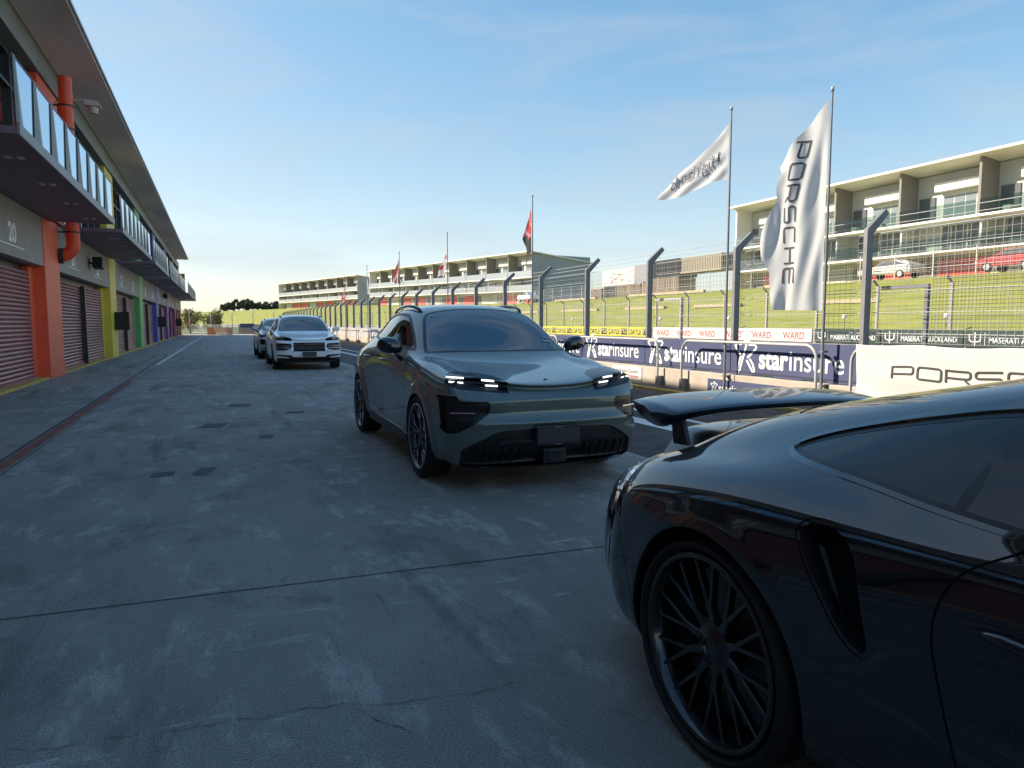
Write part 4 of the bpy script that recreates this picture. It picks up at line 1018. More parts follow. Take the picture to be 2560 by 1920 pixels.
C_matt = mat('arch_liner', (.008,.008,.008), .85)
C_gloss = mat('gloss_black', (.006,.006,.008), .06, coat=1.0)
C_tyre = mat('tyre_rubber', (.014,.014,.015), .75, bump=.1, bscale=120)
C_chrome = mat('chrome', (.75,.76,.78), .08, metal=1.0)
C_rimedge = mat('rim_edge', (.72,.72,.74), .25, metal=.9)
C_rim = mat('rim_dark', (.02,.02,.022), .28, metal=.4, coat=.6)
C_disc = mat('brake_disc', (.22,.22,.22), .35, metal=.8)
C_seat = mat('seat_leather', (.018,.018,.02), .6)
C_drl = emit_mat('daylight_lamp', (.95,1.0,1.0), .9)
def wheel(parent, x, y, z, Rr, Rim, wd, side, spokes=5, style='y', mrim=None, medge=None, n=72, hubr=.045, seed=.0):
    """side=-1: outer face towards -x. wheel > tyre, rim, disc"""
    s = side
    w = bpy.data.objects.new('wheel', None); scene.collection.objects.link(w); w.parent = parent; w.location = (x, y, z)
    h = wd/2; sw = Rr-Rim
    b = MB(); prof = [(-h*.80, Rim-.012), (-h*.96, Rim+.012), (-h*1.03, Rim+sw*.35), (-h*1.02, Rim+sw*.62), (-h*.93, Rr-.014), (-h*.80, Rr-.003), (-h*.3, Rr), (-h*.28, Rr-.008), (-h*.22, Rr-.008), (-h*.2, Rr),
        (h*.2, Rr), (h*.22, Rr-.008), (h*.28, Rr-.008), (h*.3, Rr), (h*.80, Rr-.003), (h*.93, Rr-.014), (h*1.02, Rim+sw*.62), (h*1.03, Rim+sw*.35), (h*.96, Rim+.012), (h*.80, Rim-.012)]
    b.lathe(prof, (0,0,0), 'x', n); b.build('tyre', C_tyre, w, local=True, smooth='auto')
    mr = mrim or C_rim; ed = medge or mr
    b = MB(); o = s*h                       # outer face x
    b.lathe([(o*.90, Rim-.012), (o*.96, Rim-.006), (o*.98, Rim-.012), (o*.96, Rim-.022), (o*.86, Rim-.03), (o*.5, Rim-.045), (-o*.9, Rim-.05), (-o*.92, Rim-.02)], (0,0,0), 'x', n)
    rim = b.build('rim', mr, w, local=True, smooth='auto')
    b = MB(); b.lathe([(o*.95, Rim-.0055), (o*.985, Rim-.010), (o*.985, Rim-.017), (o*.95, Rim-.023)], (0,0,0), 'x', n); b.build('rim_edge', ed, rim, local=True, smooth=True)
    def P(r, a, xx): return (xx, r*math.sin(a), r*math.cos(a))
    def bar(b, r0, a0, w0, r1, a1, w1, x0, x1, th=.02):
        p0 = np.array(P(r0, a0, x0)); p1 = np.array(P(r1, a1, x1)); d = p1-p0; d /= np.linalg.norm(d); t = np.cross(d, [1, 0, 0]); t /= np.linalg.norm(t); nn = np.array([s, 0, 0])
        vs = []
        for p, ww in ((p0, w0), (p1, w1)): vs += [p-t*ww/2-nn*th, p-t*ww*.32+nn*.004, p+t*ww*.32+nn*.004, p+t*ww/2-nn*th]
        b.add(vs, [(0,1,5,4), (1,2,6,5), (2,3,7,6), (3,0,4,7), (0,3,2,1), (4,5,6,7)])
    rr = Rim-.02; xo = o*.80; xh = o*.66
    for k in range(spokes):
        a = 2*math.pi*k/spokes+seed; b = MB()
        if style == 'y':       # twin Y spokes
            for q in (-1, 1):
                bar(b, .07, a+q*.20, .040, Rim*.50, a+q*.145, .026, xh, o*.74)
                bar(b, Rim*.49, a+q*.145, .024, rr, a+q*.07, .017, o*.74, xo); bar(b, Rim*.49, a+q*.15, .022, rr, a+q*.40, .017, o*.74, xo)
        else:
            bar(b, .06, a, .050, Rim*.42, a, .032, xh, o*.72)
            bar(b, Rim*.40, a+.02, .024, rr, a+.16, .016, o*.72, xo); bar(b, Rim*.40, a-.02, .024, rr, a-.16, .016, o*.72, xo)
        b.build('spoke', mr, rim, local=True, bevel=.0025)
        if medge:
            b = MB()
            for q in (-1, 1):
                bar(b, Rim*.52, a+q*.147, .006, rr, a+q*.07, .005, o*.74+s*.0045, xo+s*.0045, .003)
                bar(b, Rim*.52, a+q*.155, .006, rr, a+q*.40, .005, o*.74+s*.0045, xo+s*.0045, .003)
            b.build('spoke_edge', medge, rim, local=True)
    b = MB(); b.lathe([(xh-s*.03, .085), (xh+s*.004, .078), (xh+s*.010, hubr+.01), (xh+s*.016, hubr), (xh+s*.018, hubr*.8), (xh+s*.012, hubr*.74), (xh+s*.012, 0)], (0,0,0), 'x', 32)
    b.build('hub', mr, rim, local=True, smooth='auto')
    b = MB(); b.lathe([(o*.20, .06), (o*.20, Rim*.80), (o*.12, Rim*.80), (o*.12, .06)], (0,0,0), 'x', 40); b.build('brake_disc', C_disc, w, local=True, smooth='auto')
    b = MB(); pr = [(Rim*.55*math.sin(a), Rim*.55*math.cos(a)) for a in np.linspace(.9, 2.1, 8)]+[(Rim*.86*math.sin(a), Rim*.86*math.cos(a)) for a in np.linspace(2.1, .9, 8)]
    b.prism(pr, o*.05, o*.36, 'x'); b.build('brake_caliper', mat('caliper_dark', (.03,.03,.035), .35), w, local=True)
    return w
def arch_liner(b, xo, xi, y, z, r, s):
    """dark inner wheel house"""
    pts = [(y+r*math.sin(a), z+r*math.cos(a)) for a in np.linspace(-2.0, 2.0, 28)]
    b.grid([[(s*xo, p[0], p[1]) for p in pts], [(s*xi, p[0], p[1]) for p in pts]])
    b.add([(s*xi, y, z)]+[(s*xi, p[0], p[1]) for p in pts], [(0, i+1, i+2) for i in range(len(pts)-1)])
def seat(parent, x, y, z=.45, h=.62, w=.5):
    b = MB(); 
    b.prism([(y-.28,z),(y+.25,z-.04),(y+.27,z+.08),(y-.26,z+.14)], x-w/2, x+w/2, 'x')
    b.prism([(y+.20,z+.04),(y+.32,z+.02),(y+.47,z+h),(y+.36,z+h+.02)], x-w*.46, x+w*.46, 'x')
    b.prism([(y+.38,z+h+.05),(y+.48,z+h+.04),(y+.51,z+h+.21),(y+.42,z+h+.22)], x-.13, x+.13, 'x')
    b.build('seat', C_seat, parent, local=True, bevel=.02)
# ------------------------------------------------------------------ the dark grey-green SUV
C_sticker = mat('sticker_pale', (.35,.42,.50), .5)
def mk(t, xs, zs): return [(x, (t if not isinstance(t, (list, tuple)) else t[i]), z) for i, (x, z) in enumerate(zip(xs, zs))]
def capped(ring, cx, depth_fn, scales):
    return [[(x*s, depth_fn(x*s, cx+(z-cx)*s), cx+(z-cx)*s) for x, t, z in ring] for s in scales]
SUV_Z = [.20,.20]
def suv_rings(sx=1.0, sz=1.0, L=1.0, low=.20):
    X = [0,.52,.82,.905,.928,.932,.915,.875,.80,.68,.52,.35,.18,0]
    Z = [low,low,.22,.34,.50,.66,.80,.90,.955,.955,.932,.908,.896,.892]
    T = [.12,.13,.22,.28,.28,.28,.28,.275,.24,.185,.145,.12,.11,.105]
    def face(x, z):
        a = abs(x)/.93; return .0+.02*a*a+.24*a**6.5+ .13*max(0, (z-.62)/.27)**2.2 + .14*max(0, (.5-z)/.3)**2
    rg = [(x, t, z) for x, t, z in zip(X, T, Z)]
    R_ = capped(rg, .56, face, [0, .25, .5, .72, .9]) + [rg]
    def add(t, X, Z): R_.append(mk(t, X, Z))
    add(.62, [0,.55,.86,.938,.955,.960,.948,.91,.84,.72,.55,.37,.18,0], [low,low,.22,.34,.50,.66,.80,.92,.985,.992,.982,.976,.972,.970])
    add(.98, [0,.55,.87,.948,.964,.968,.958,.925,.86,.73,.55,.37,.18,0], [low,low,.22,.34,.50,.68,.84,.965,1.03,1.04,1.028,1.026,1.024,1.022])
    add(1.30, [0,.55,.86,.940,.955,.958,.950,.925,.87,.77,.61,.41,.20,0], [low,low,.22,.34,.50,.69,.86,.985,1.055,1.085,1.10,1.125,1.14,1.145])
    add(1.65, [0,.55,.86,.925,.945,.950,.944,.925,.89,.81,.69,.52,.27,0], [low,low,.24,.35,.50,.69,.88,1.01,1.085,1.18,1.285,1.335,1.36,1.368])
    add(2.05, [0,.55,.86,.920,.940,.948,.944,.93,.90,.83,.735,.595,.32,0], [low,low,.25,.36,.50,.69,.89,1.03,1.10,1.235,1.395,1.495,1.545,1.555])
    add(2.50, [0,.55,.86,.920,.940,.948,.945,.932,.905,.84,.752,.63,.34,0], [low,low,.25,.36,.50,.69,.90,1.045,1.115,1.26,1.43,1.55,1.60,1.615])
    add(3.00, [0,.55,.86,.925,.945,.952,.948,.934,.895,.815,.705,.58,.33,0], [low,low,.25,.36,.50,.69,.90,1.055,1.13,1.27,1.435,1.55,1.605,1.62])
    add(3.45, [0,.55,.86,.935,.958,.964,.956,.930,.875,.76,.65,.54,.30,0], [low,low,.24,.36,.50,.70,.90,1.06,1.145,1.27,1.415,1.522,1.577,1.595])
    add(3.90, [0,.55,.86,.938,.960,.964,.950,.905,.82,.69,.58,.47,.26,0], [low,low,.24,.36,.50,.71,.90,1.05,1.14,1.255,1.365,1.452,1.507,1.52])
    add(4.30, [0,.55,.83,.90,.925,.93,.91,.86,.745,.62,.52,.41,.22,0], [.22,.22,.26,.38,.53,.72,.90,1.02,1.10,1.19,1.28,1.34,1.375,1.385])
    rr = [(x, t, z) for x, t, z in zip([0,.5,.78,.84,.86,.86,.845,.80,.68,.55,.45,.34,.18,0], [4.70,4.70,4.62,4.58,4.57,4.57,4.57,4.58,4.60,4.62,4.63,4.64,4.65,4.65], [.26,.26,.28,.38,.53,.72,.88,.98,1.04,1.08,1.10,1.12,1.13,1.13])]
    R_.append(rr); R_ += capped(rr, .70, lambda x, z: 4.77-.16*(abs(x)/.89)**4-.12*max(0, (z-.9)/.23)**2-.07*max(0, (.45-z)/.2)**2, [.85, .6, .3, 0])
    A = np.array(R_, float); A[..., 0] *= sx; A[..., 1] *= L; A[..., 2] *= sz
    return A
SUV_DLO = curve([(1.52,1.135),(1.63,1.206),(1.75,1.275),(1.89,1.352),(2.05,1.43),(2.25,1.497),(2.56,1.515),(2.9,1.51),(3.2,1.485),(3.45,1.43),(3.62,1.34),(3.67,1.285),(3.58,1.235),(3.2,1.21),(2.8,1.19),(2.30,1.172),(1.8,1.145),(1.6,1.13)], 5)
HLX = curve([(.86,.36),(.80,.46),(.70,.50),(.56,.47),(.44,.33),(.415,.20),(.405,.10),(.41,.04),(.6,.02),(.90,.05),(.93,.22)], 5)
FA, RA = .91, 3.803
def suv(name, loc, label, pnt, kind, rz=0, sx=1., sz=1., L=1., pu=9, pv=8, detail=True, cat='car', group=None, medge=None):
    car = thing(name, loc, label, cat, group, rz)
    def disp(G, N):
        x, y, z = np.abs(G[..., 0])/sx, G[..., 1]/L, G[..., 2]/sz
        ra = np.hypot(y-FA, z-.37); rb = np.hypot(y-RA, z-.37)
        side = 1/(1+np.exp(-(x-.86)/.02))
        d = .018*side*(1/(1+np.exp((ra-.49)/.012))+1/(1+np.exp((rb-.49)/.012)))                         # flared wheel arches
        mid = bell(y, 2.4, .75)*side
        d = d-.026*mid*bell(z, .62, .17)+.012*mid*bell(z, .33, .06)                   # hollow doors, sill
        front = 1/(1+np.exp((y-.42)/.03))
        d = d-.020*front*bell(z, .665, .05)*(1-bell(x, .95, .12))+.012*front*bell(z, .765, .025)*bell(x, 0, .8)+.022*front*bell(z, .575, .028)*bell(x, 0, .75)
        hood = 1/(1+np.exp(-(z-.93)/.03))*bell(y, .92, .30)
        d = d+.009*hood*bell(x, .80, .10)-.006*hood*bell(x, .62, .05)                 # raised wings beside the bonnet
        return d
    S = make_surf(suv_rings(sx, sz, L), pu, pv, disp)
    def XZ(V): return np.stack([np.abs(V[:, 0])/sx, V[:, 2]/sz], 1)
    def YZ(V): return np.stack([V[:, 1]/L, V[:, 2]/sz], 1)
    def XY(V): return np.stack([np.abs(V[:, 0])/sx, V[:, 1]/L], 1)
    # wheel openings
    for yc in (FA, RA):
        g = .405-np.hypot(S.V[:, 1]/L-yc, S.V[:, 2]/sz-.36); _, S = split(S, g, lambda c: abs(c[0]) > .52*sx and c[2] < .9)
    _, S = split(S, (.245-S.V[:, 2]/sz), lambda c: .35 < c[1] < 4.3 and abs(c[0]) < .8*sx)     # open underside
    sidem = lambda c: abs(c[0]) > .55*sx and c[2] > 1.05*sz
    win, S = split(S, poly_sdf(YZ(S.V), SUV_DLO), sidem)
    trim, win = split(win, .024-poly_sdf(YZ(win.V), SUV_DLO))
    pil, win = split(win, .035-np.abs(YZ(win.V)[:, 0]-2.62+.28*(YZ(win.V)[:, 1]-1.3)))
    wsp = curve([(0,1.245),(.30,1.26),(.58,1.31),(.70,1.345),(.755,1.37),(.735,1.50),(.69,1.68),(.635,1.88),(.585,1.99),(.52,2.03),(.3,2.05),(0,2.06),(-.3,2.05),(-.585,1.99),(-.755,1.35),(-.58,1.31),(-.3,1.26)], 4)
    ws, S = split(S, poly_sdf(XY(S.V), wsp), lambda c: 1.0 < c[1]/L < 2.2 and c[2]/sz > 1.02)
    wsb, ws = split(ws, .030-poly_sdf(XY(ws.V), wsp))
    rwp = [(0,3.98),(.52,3.98),(.60,4.12),(.62,4.40),(.5,4.5),(0,4.52),(-.5,4.5),(-.6,4.0)]
    rw, S = split(S, poly_sdf(XY(S.V), rwp), lambda c: c[2]/sz > 1.08 and c[1]/L > 3.8)
    fm = lambda c: c[1]/L < .62
    if kind == 'grey':
        hl = curve([(.915,.985),(.80,1.0),(.66,.985),(.52,.945),(.435,.885),(.425,.862),(.47,.850),(.66,.862),(.86,.878),(.925,.90),(.94,.945)], 4)
        ink = [(.93,.80),(.83,.80),(.815,.757),(.60,.757),(.59,.745),(.59,.675),(.61,.655),(.84,.505),(.90,.50),(.93,.53)]
        low = [(0,.535),(.48,.52),(.55,.505),(.74,.405),(.80,.36),(.81,.25),(.77,.17),(0,.13),(-.77,.17),(-.81,.3),(-.74,.405),(-.5,.52)]
    else:
        hl = curve([(.90,.985),(.80,.985),(.66,.965),(.52,.92),(.47,.86),(.50,.845),(.70,.85),(.88,.862),(.915,.90),(.92,.95)], 4)
        ink = [(.905,.78),(.52,.765),(.50,.72),(.50,.66),(.54,.60),(.70,.575),(.895,.575),(.905,.60)]
        low = [(0,.38),(.45,.38),(.52,.44),(.88,.45),(.90,.41),(.60,.385),(.55,.355),(.90,.36),(.86,.15),(0,.13),(-.86,.15),(-.9,.3),(-.5,.38)]
    if kind == 'grey':
        hx = poly_sdf(XY(S.V), HLX); zz = S.V[:, 2]/sz; xx = np.abs(S.V[:, 0])/sx
        lights, S = split(S, np.minimum(hx, zz-(.822+.10*np.maximum(0, xx-.45)+.35*np.maximum(0, xx-.80))), lambda c: c[1] < .8 and c[2] > .78)
    else: lights, S = split(S, poly_sdf(XZ(S.V), hl), fm)
    intk, S = split(S, poly_sdf(XZ(S.V), ink, .004), fm)
    grl, S = split(S, poly_sdf(XZ(S.V), low), lambda c: c[1]/L < .55 and c[2] < .6)
    upg = None
    if kind != 'grey': upg, S = split(S, poly_sdf(XZ(S.V), [(-.44,.79),(.44,.79),(.44,.55),(-.44,.55)], .006), fm)
    tl, S = split(S, poly_sdf(XZ(S.V), [(-.9,.965),(.9,.965),(.9,.90),(-.9,.90)]), lambda c: c[1]/L > 4.2)
    gaps = []
    if detail:
        sm_ = lambda c: abs(c[0]) > .6*sx and 1.0 < c[1]/L < 4.2 and c[2] < 1.25
        for ln in ([(1.52,.36),(1.42,.62),(1.44,.95),(1.60,1.14)], [(2.60,.34),(2.58,.7),(2.62,1.17)], [(3.28,.42),(3.42,.62),(3.62,.86),(3.70,1.06),(3.66,1.23)]):
            m_, S = band(S, line_d(YZ(S.V), curve(ln, 6, False)+[ln[-1]]), .0035, sm_); gaps.append(m_)
        m_, S = band(S, line_d(YZ(S.V), [(1.5,.335),(3.3,.335)]), .003, lambda c: abs(c[0]) > .6*sx and 1.5 < c[1]/L < 3.3); gaps.append(m_)
        # bonnet shut line: along the nose, then back along each wing
        if kind == 'grey': bl = curve([(-.02,.862),(.2,.863),(.40,.872)], 4, False)+[(.40,.872)]; m_, S = band(S, line_d(XZ(S.V), bl), .0018, lambda c: c[1] < .4 and abs(c[0]) < .41 and .8 < c[2] < .9); gaps.append(m_)
        bl = curve([(.60,.30),(.70,.48),(.78,.75),(.80,1.0),(.74,1.2)], 5, False)+[(.74,1.2)]; m_, S = band(S, line_d(XY(S.V), bl), .002, lambda c: c[2] > .955*sz and .36 < c[1] < 1.22); gaps.append(m_)
    body = emit_part('body', S, pnt, car, skirt=.016, smat=C_matt)
    for i, m_ in enumerate(gaps): emit_part('shut_line', m_, C_gap, body, inset=.004)
    if kind == 'grey':   # body-coloured arch mouldings read as a raised lip
        for yc in (FA, RA):
            pass
    w_ = emit_part('side_window', win, C_glass, car, inset=.004); emit_part('window_trim', trim, C_plastic, w_, inset=-.003, skirt=.01); emit_part('window_pillar', pil, C_gloss, w_, inset=.003)
    w_ = emit_part('windscreen', ws, C_glassw, car, inset=.003); emit_part('screen_border', wsb, C_plastic, w_, inset=.002)
    emit_part('rear_window', rw, C_glass, car, inset=.003)
    hl_ = emit_part('headlight', lights, C_lens, car, inset=.001)
    emit_part('housing', lights, C_plastic if kind == 'grey' else C_gloss, hl_, inset=.016)
    for s in (-1, 1):
        if kind == 'grey': bars = [(.86,.955),(.86,.915),(.62,.935),(.585,.885)]
        else: bars = [(.80,.94),(.80,.90)]
        at = on_surf(lights, lambda V: np.stack([V[:, 0]/sx, V[:, 2]/sz], 1))
        for (bx, bz) in bars:
            p0, n0, _ = at(bx, bz, -.002); p1, n1, _ = at(bx-(.105 if kind == 'grey' else .12), bz-(.008 if kind == 'grey' else 0), -.002)
            b = MB(); h = .005; pts = [(p0[0],p0[1],p0[2]), (p1[0],p1[1],p1[2])]
            d = np.array([0, 0, h]); n0 = np.array(n0)*.006
            q = [np.array(pts[0])-d, np.array(pts[1])-d, np.array(pts[1])+d, np.array(pts[0])+d]
            b.add([tuple((a+n0*k)*np.array([-s if s > 0 else 1, 1, 1]) if False else (a+n0*k)*np.array([s, 1, 1])) for k in (0, 1) for a in q], [(0,1,2,3),(4,7,6,5),(0,4,5,1),(1,5,6,2),(2,6,7,3),(3,7,4,0)])
            b.build('light_bar', C_drl if kind == 'grey' else C_chrome, side_of(hl_, s), local=True)
    i_ = emit_part('side_intake', intk, C_plastic, car, inset=.035, skirt=-.035)
    g_ = emit_part('lower_grille', grl, C_plastic, car, inset=.028, skirt=-.028)
    at = on_surf(Surf(S.V, S.N, grl.F), lambda V: np.stack([V[:, 0], V[:, 2]], 1))
    def strip(par, nm, pts, off, w, th, m, fn=at, s=1):
        b = MB(); A_ = []; 
        for (a, z) in pts:
            p, n_, q = fn(a, z, off); A_.append((p, n_))
        vs = []
        for k, (p, n_) in enumerate(A_):
            t = A_[min(k+1, len(A_)-1)][0]-A_[max(k-1, 0)][0]; t /= np.linalg.norm(t)+1e-9; u = np.cross(n_, t); u /= np.linalg.norm(u)+1e-9
            for (i, j) in ((-1,-1),(1,-1),(1,1),(-1,1)): vs.append((p+u*w/2*i+n_*th/2*j)*np.array([s,1,1]))
        fs = []
        for k in range(len(A_)-1):
            for i in range(4): a0 = k*4+i; a1 = k*4+(i+1) % 4; fs.append((a0,a1,a1+4,a0+4))
        e = (len(A_)-1)*4; fs += [(0,3,2,1),(e,e+1,e+2,e+3)]; b.add(vs, fs); return b.build(nm, m, par, local=True, smooth=False)
    fz = lambda V: np.stack([V[:, 0], V[:, 2]], 1)
    if kind == 'grey':
        for s in (-1, 1):
            for a in (.30,.38,.46,.54,.62,.70): strip(g_, 'fin', [(a*sx,.37-.0*a),(a*sx,.24)], -.012, .007, .02, C_plastic, at, s)
            strip(g_, 'blade', [(.22,.425),(.34,.43),(.45,.428),(.52,.42)], .0, .022, .03, C_gloss, at, s)
            atI = on_surf(intk, fz); strip(side_of(i_, s), 'vane', [(.88,.665),(.80,.668),(.70,.668)], -.012, .010, .012, C_rimedge, atI, s); strip(side_of(i_, s), 'vane', [(.87,.60),(.80,.60),(.72,.62)], -.02, .012, .012, C_plastic, atI, s)
        atB = on_surf(S, fz)
        b = MB(); q = [(x, .085+.02*(x/.93)**2+.24*abs(x/.93)**6.5+.03*(x/.8)**2, .195+.02*(x/.8)**4) for x in np.linspace(-.80,.80,33)]
        b.grid([[(x,y+.10,z-.012) for x,y,z in q],[(x,y,z-.012) for x,y,z in q],[(x,y-.012,z) for x,y,z in q],[(x,y,z+.012) for x,y,z in q],[(x,y+.10,z+.016) for x,y,z in q]], flip=True); b.build('splitter', C_gloss, g_, local=True, smooth='auto')
        MB().box(-.19,.19,-.035,-.005,.36,.455).build('tow_panel', C_plastic, g_, local=True, bevel=.01) if False else None
        b = MB(); b.box(-.11,.11,.028,.05,.215,.345); b.build('sensor_panel', C_plastic, g_, local=True, bevel=.012)
        b = MB(); b.box(-.075,.055,.018,.0275,.235,.33); b.build('sensor', C_gloss, g_, local=True, bevel=.02)
        pl = MB().box(-.205,.205,-.045,-.028,.385,.545).build('number_plate', C_gloss, car, local=True, bevel=.006)
        MB().box(-.193,.193,-.049,-.0455,.408,.528).build('plate_face', mat('plate_dark', (.035,.035,.045), .35), pl, local=True)
        for z in (.535, .393): 
            t_ = MB(); text_on(t_, 'PORSCHE', lambda u, v: (u, -.0465, v), -.035, z-.004, w=.07, h=.008, bold=.01); t_.build('lettering', C_rimedge, pl, local=True)
        atW = on_surf(ws, lambda V: V[:, :2])
        for (x0, y0, w0, h0) in ((.60,1.48,.11,.022), (.62,1.54,.08,.018)): strip(w_ if not isinstance(w_, tuple) else w_[0], 'sticker', [(x0-w0/2,y0),(x0,y0),(x0+w0/2,y0+.01)], .002, h0, .002, C_sticker, atW, 1)
        strip(w_ if not isinstance(w_, tuple) else w_[0], 'sticker', [(.50,1.93),(.54,1.93)], .002, .03, .002, C_sticker, atW, -1)
        # crest and small badge on the wing
        p, n_, _ = atB(0, .905, .002); b = MB(); c = [(0,-.024),(.016,-.012),(.019,.012),(.016,.022),(-.016,.022),(-.019,.012),(-.016,-.012)]
        b.add([(a, p[1]-.003-q*.75, p[2]+q*.65) for a, q in c], [tuple(range(7))]); b.build('badge', C_rimedge, car, local=True)
    else:
        g2 = emit_part('upper_grille', upg, C_plastic, car, inset=.02, skirt=-.02)
        atG = on_surf(upg, fz)
        if detail:
            for z in (.60,.65,.70,.75): strip(g2, 'slat', [(a,z*sz) for a in np.linspace(-.42,.42,5)*1.0] if False else [(0.0,z*sz),(.2,z*sz),(.42,z*sz)], -.008, .012, .012, C_gloss, atG, 1); strip(g2, 'slat', [(0.0,z*sz),(.2,z*sz),(.42,z*sz)], -.008, .012, .012, C_gloss, atG, -1)
            atI = on_surf(intk, fz)
            for s in (-1, 1):
                for z in (.70,.64): strip(side_of(i_, s), 'vane', [(.88*sx,z*sz),(.7*sx,z*sz),(.53*sx,z*sz)], .0, .014, .02, C_rimedge, atI, s)
            strip(g_, 'skid_plate', [(0,.165),(.3,.17),(.5,.20)], .0, .03, .03, C_rimedge, on_surf(grl, fz), 1); strip(g_, 'skid_plate', [(0,.165),(.3,.17),(.5,.20)], .0, .03, .03, C_rimedge, on_surf(grl, fz), -1)
            pl = MB().box(-.20,.20,-.06,-.04,.40*sz,.53*sz).build('number_plate', C_gloss, car, local=True, bevel=.006)
            MB().box(-.185,.185,-.063,-.0605,.42*sz,.51*sz).build('plate_face', mat('plate_dark', (.035,.035,.045), .35), pl, local=True)
    emit_part('tail_light', tl, mat('tail_red', (.30,.01,.01), .1, coat=1), car)
    # roof rails, mirrors, handles, sills
    atR = on_surf(S, XY)
    for s in (-1, 1):
        P_ = []
        for y, xr, o in ((2.12,.585,.0),(2.2,.595,.022),(2.32,.60,.034),(2.6,.60,.038),(3.0,.585,.038),(3.3,.56,.036),(3.48,.54,.024),(3.56,.53,.0)):
            p, n_, _ = atR(xr, y); P_.append((s*p[0], p[1], p[2]+o))
        b = MB()
        b.tube(P_, [.012,.019,.019,.019,.019,.019,.016,.012], 8); b.build('roof_rail', C_gloss, car, local=True, smooth=True)
        mr = MB(); cx, cy, cz = s*1.035*sx, 1.68*L, 1.18*sz
        V_ = []; nu_, nv_ = 16, 12
        for i in range(nv_+1):
            ph = math.pi*i/nv_
            row = []
            for j in range(nu_):
                th = 2*math.pi*j/nu_; ex = abs(math.cos(th))**.8*math.copysign(1, math.cos(th)); ez = abs(math.sin(th))**.8*math.copysign(1, math.sin(th))
                dx = .125*math.sin(ph)**.75*ex; dz = .082*math.sin(ph)**.75*ez; dy = -.085*math.cos(ph)*(1 if ph < math.pi/2 else .55)
                row.append((cx+dx*(1-.12*ez), cy+dy+.02*dx*s*4, cz+dz+.015*ex*s))
            row.append(row[0]); V_.append(row)
        mr.grid(V_, flip=True); M = mr.build('mirror', C_gloss if kind == 'grey' else pnt, car, local=True, smooth=True)
        b = MB(); b.tube([(s*.90*sx,1.72*L,1.02*sz),(s*.94*sx,1.71*L,1.07*sz),(s*.985*sx,1.69*L,1.13*sz)], [.03,.022,.03], 8); b.build('mirror_arm', C_gloss, M, local=True, smooth=True)
        b = MB(); b.add([(cx-.09,cy+.052,cz-.045),(cx+.09,cy+.052,cz-.045),(cx+.09,cy+.052,cz+.045),(cx-.09,cy+.052,cz+.045)], [(0,1,2,3)]); b.build('mirror_glass', C_chrome, M, local=True)
        if detail:
            for y in (2.40, 3.32):
                b = MB(); b.tube([(s*.955*sx,y-.12,1.0),(s*.967*sx,y-.06,1.003),(s*.967*sx,y+.06,1.008),(s*.955*sx,y+.12,1.01)], [.008,.013,.013,.008], 8); b.build('door_handle', pnt, car, local=True, smooth=True)
            b = MB(); b.prism([(1.42,.24),(3.30,.24),(3.26,.33),(3.1,.355),(1.6,.345),(1.46,.32)], s*.86*sx, s*.945*sx, 'x'); b.build('sill', C_plastic, car, local=True, bevel=.02)
        mid = .36*sz
        for yc, nm in ((FA, 'f'), (RA, 'r')):
            wheel(car, s*.845*sx, yc*L, .375, .375, .308, .255, s, mrim=C_rim, medge=medge, n=64 if detail else 36)
        for yc in (FA, RA): b = MB(); arch_liner(b, .93*sx, .66*sx, yc*L, .36*sz, .412*sz, s); b.build('wheel_liner', C_matt, car, local=True, smooth=True)
    b = MB(); b.box(-.64*sx,.64*sx,.45,4.35*L,.24,.34); b.build('underbody', C_matt, car, local=True)
    # cabin
    b = MB(); b.prism([(1.05,.9),(1.42,1.10*sz),(1.75,1.07*sz),(1.85,.95),(1.85,.6),(1.1,.6)], -.80, .80, 'x'); b.build('dashboard', C_seat, car, local=True, bevel=.02)
    b = MB(); b.box(-.84,.84,.98,4.3*L,.345,.52); b.build('cabin_floor', C_matt, car, local=True)
    for x in (-.38, .38): seat(car, x, 2.35, .62*sz, .62, .48)
    for x in (-.42, .42): seat(car, x, 3.25, .66*sz, .58, .5)
    b = MB(); b.tube([(.38+.17*math.cos(a),1.93+.06*math.sin(a),1.02*sz+.16*math.sin(a)) for a in np.linspace(0,2*math.pi,20)[:-1]], .014, 6, closed=True); b.tube([(.38,1.72,1.0*sz),(.38,1.93,1.02*sz)], .03, 8); b.tube([(.21,1.93,1.02*sz),(.55,1.93,1.02*sz)], .014, 6); b.build('steering_wheel', C_seat, car, local=True, smooth=True)
    b = MB(); b.box(-.11,.11,1.78,1.80,1.385*sz,1.44*sz); b.build('inner_mirror', C_gloss, car, local=True, bevel=.01)
    if kind == 'grey':
        for (x0, y0, w0) in ((.60,1.44,.07), (-.62,1.92,.05)):
            pass
    return car
suv('suv', (2.605, 5.20, 0), 'dark grey-green SUV with lit headlights parked facing the camera in the pit lane', P_green, 'grey', rz=R(-.3), medge=C_rimedge, pu=12, pv=9)
suv('suv', (2.50, 21.45, 0), 'white SUV with a black grille parked behind the grey-green one', P_white, 'white', sx=1.02, sz=1.035, L=1.03, group=None)
suv('suv', (2.40, 28.3, 0), 'silver-white SUV mostly hidden behind the white SUV', P_silver, 'white', sx=1.0, sz=1.0, L=1.0, pu=6, pv=6, detail=False)
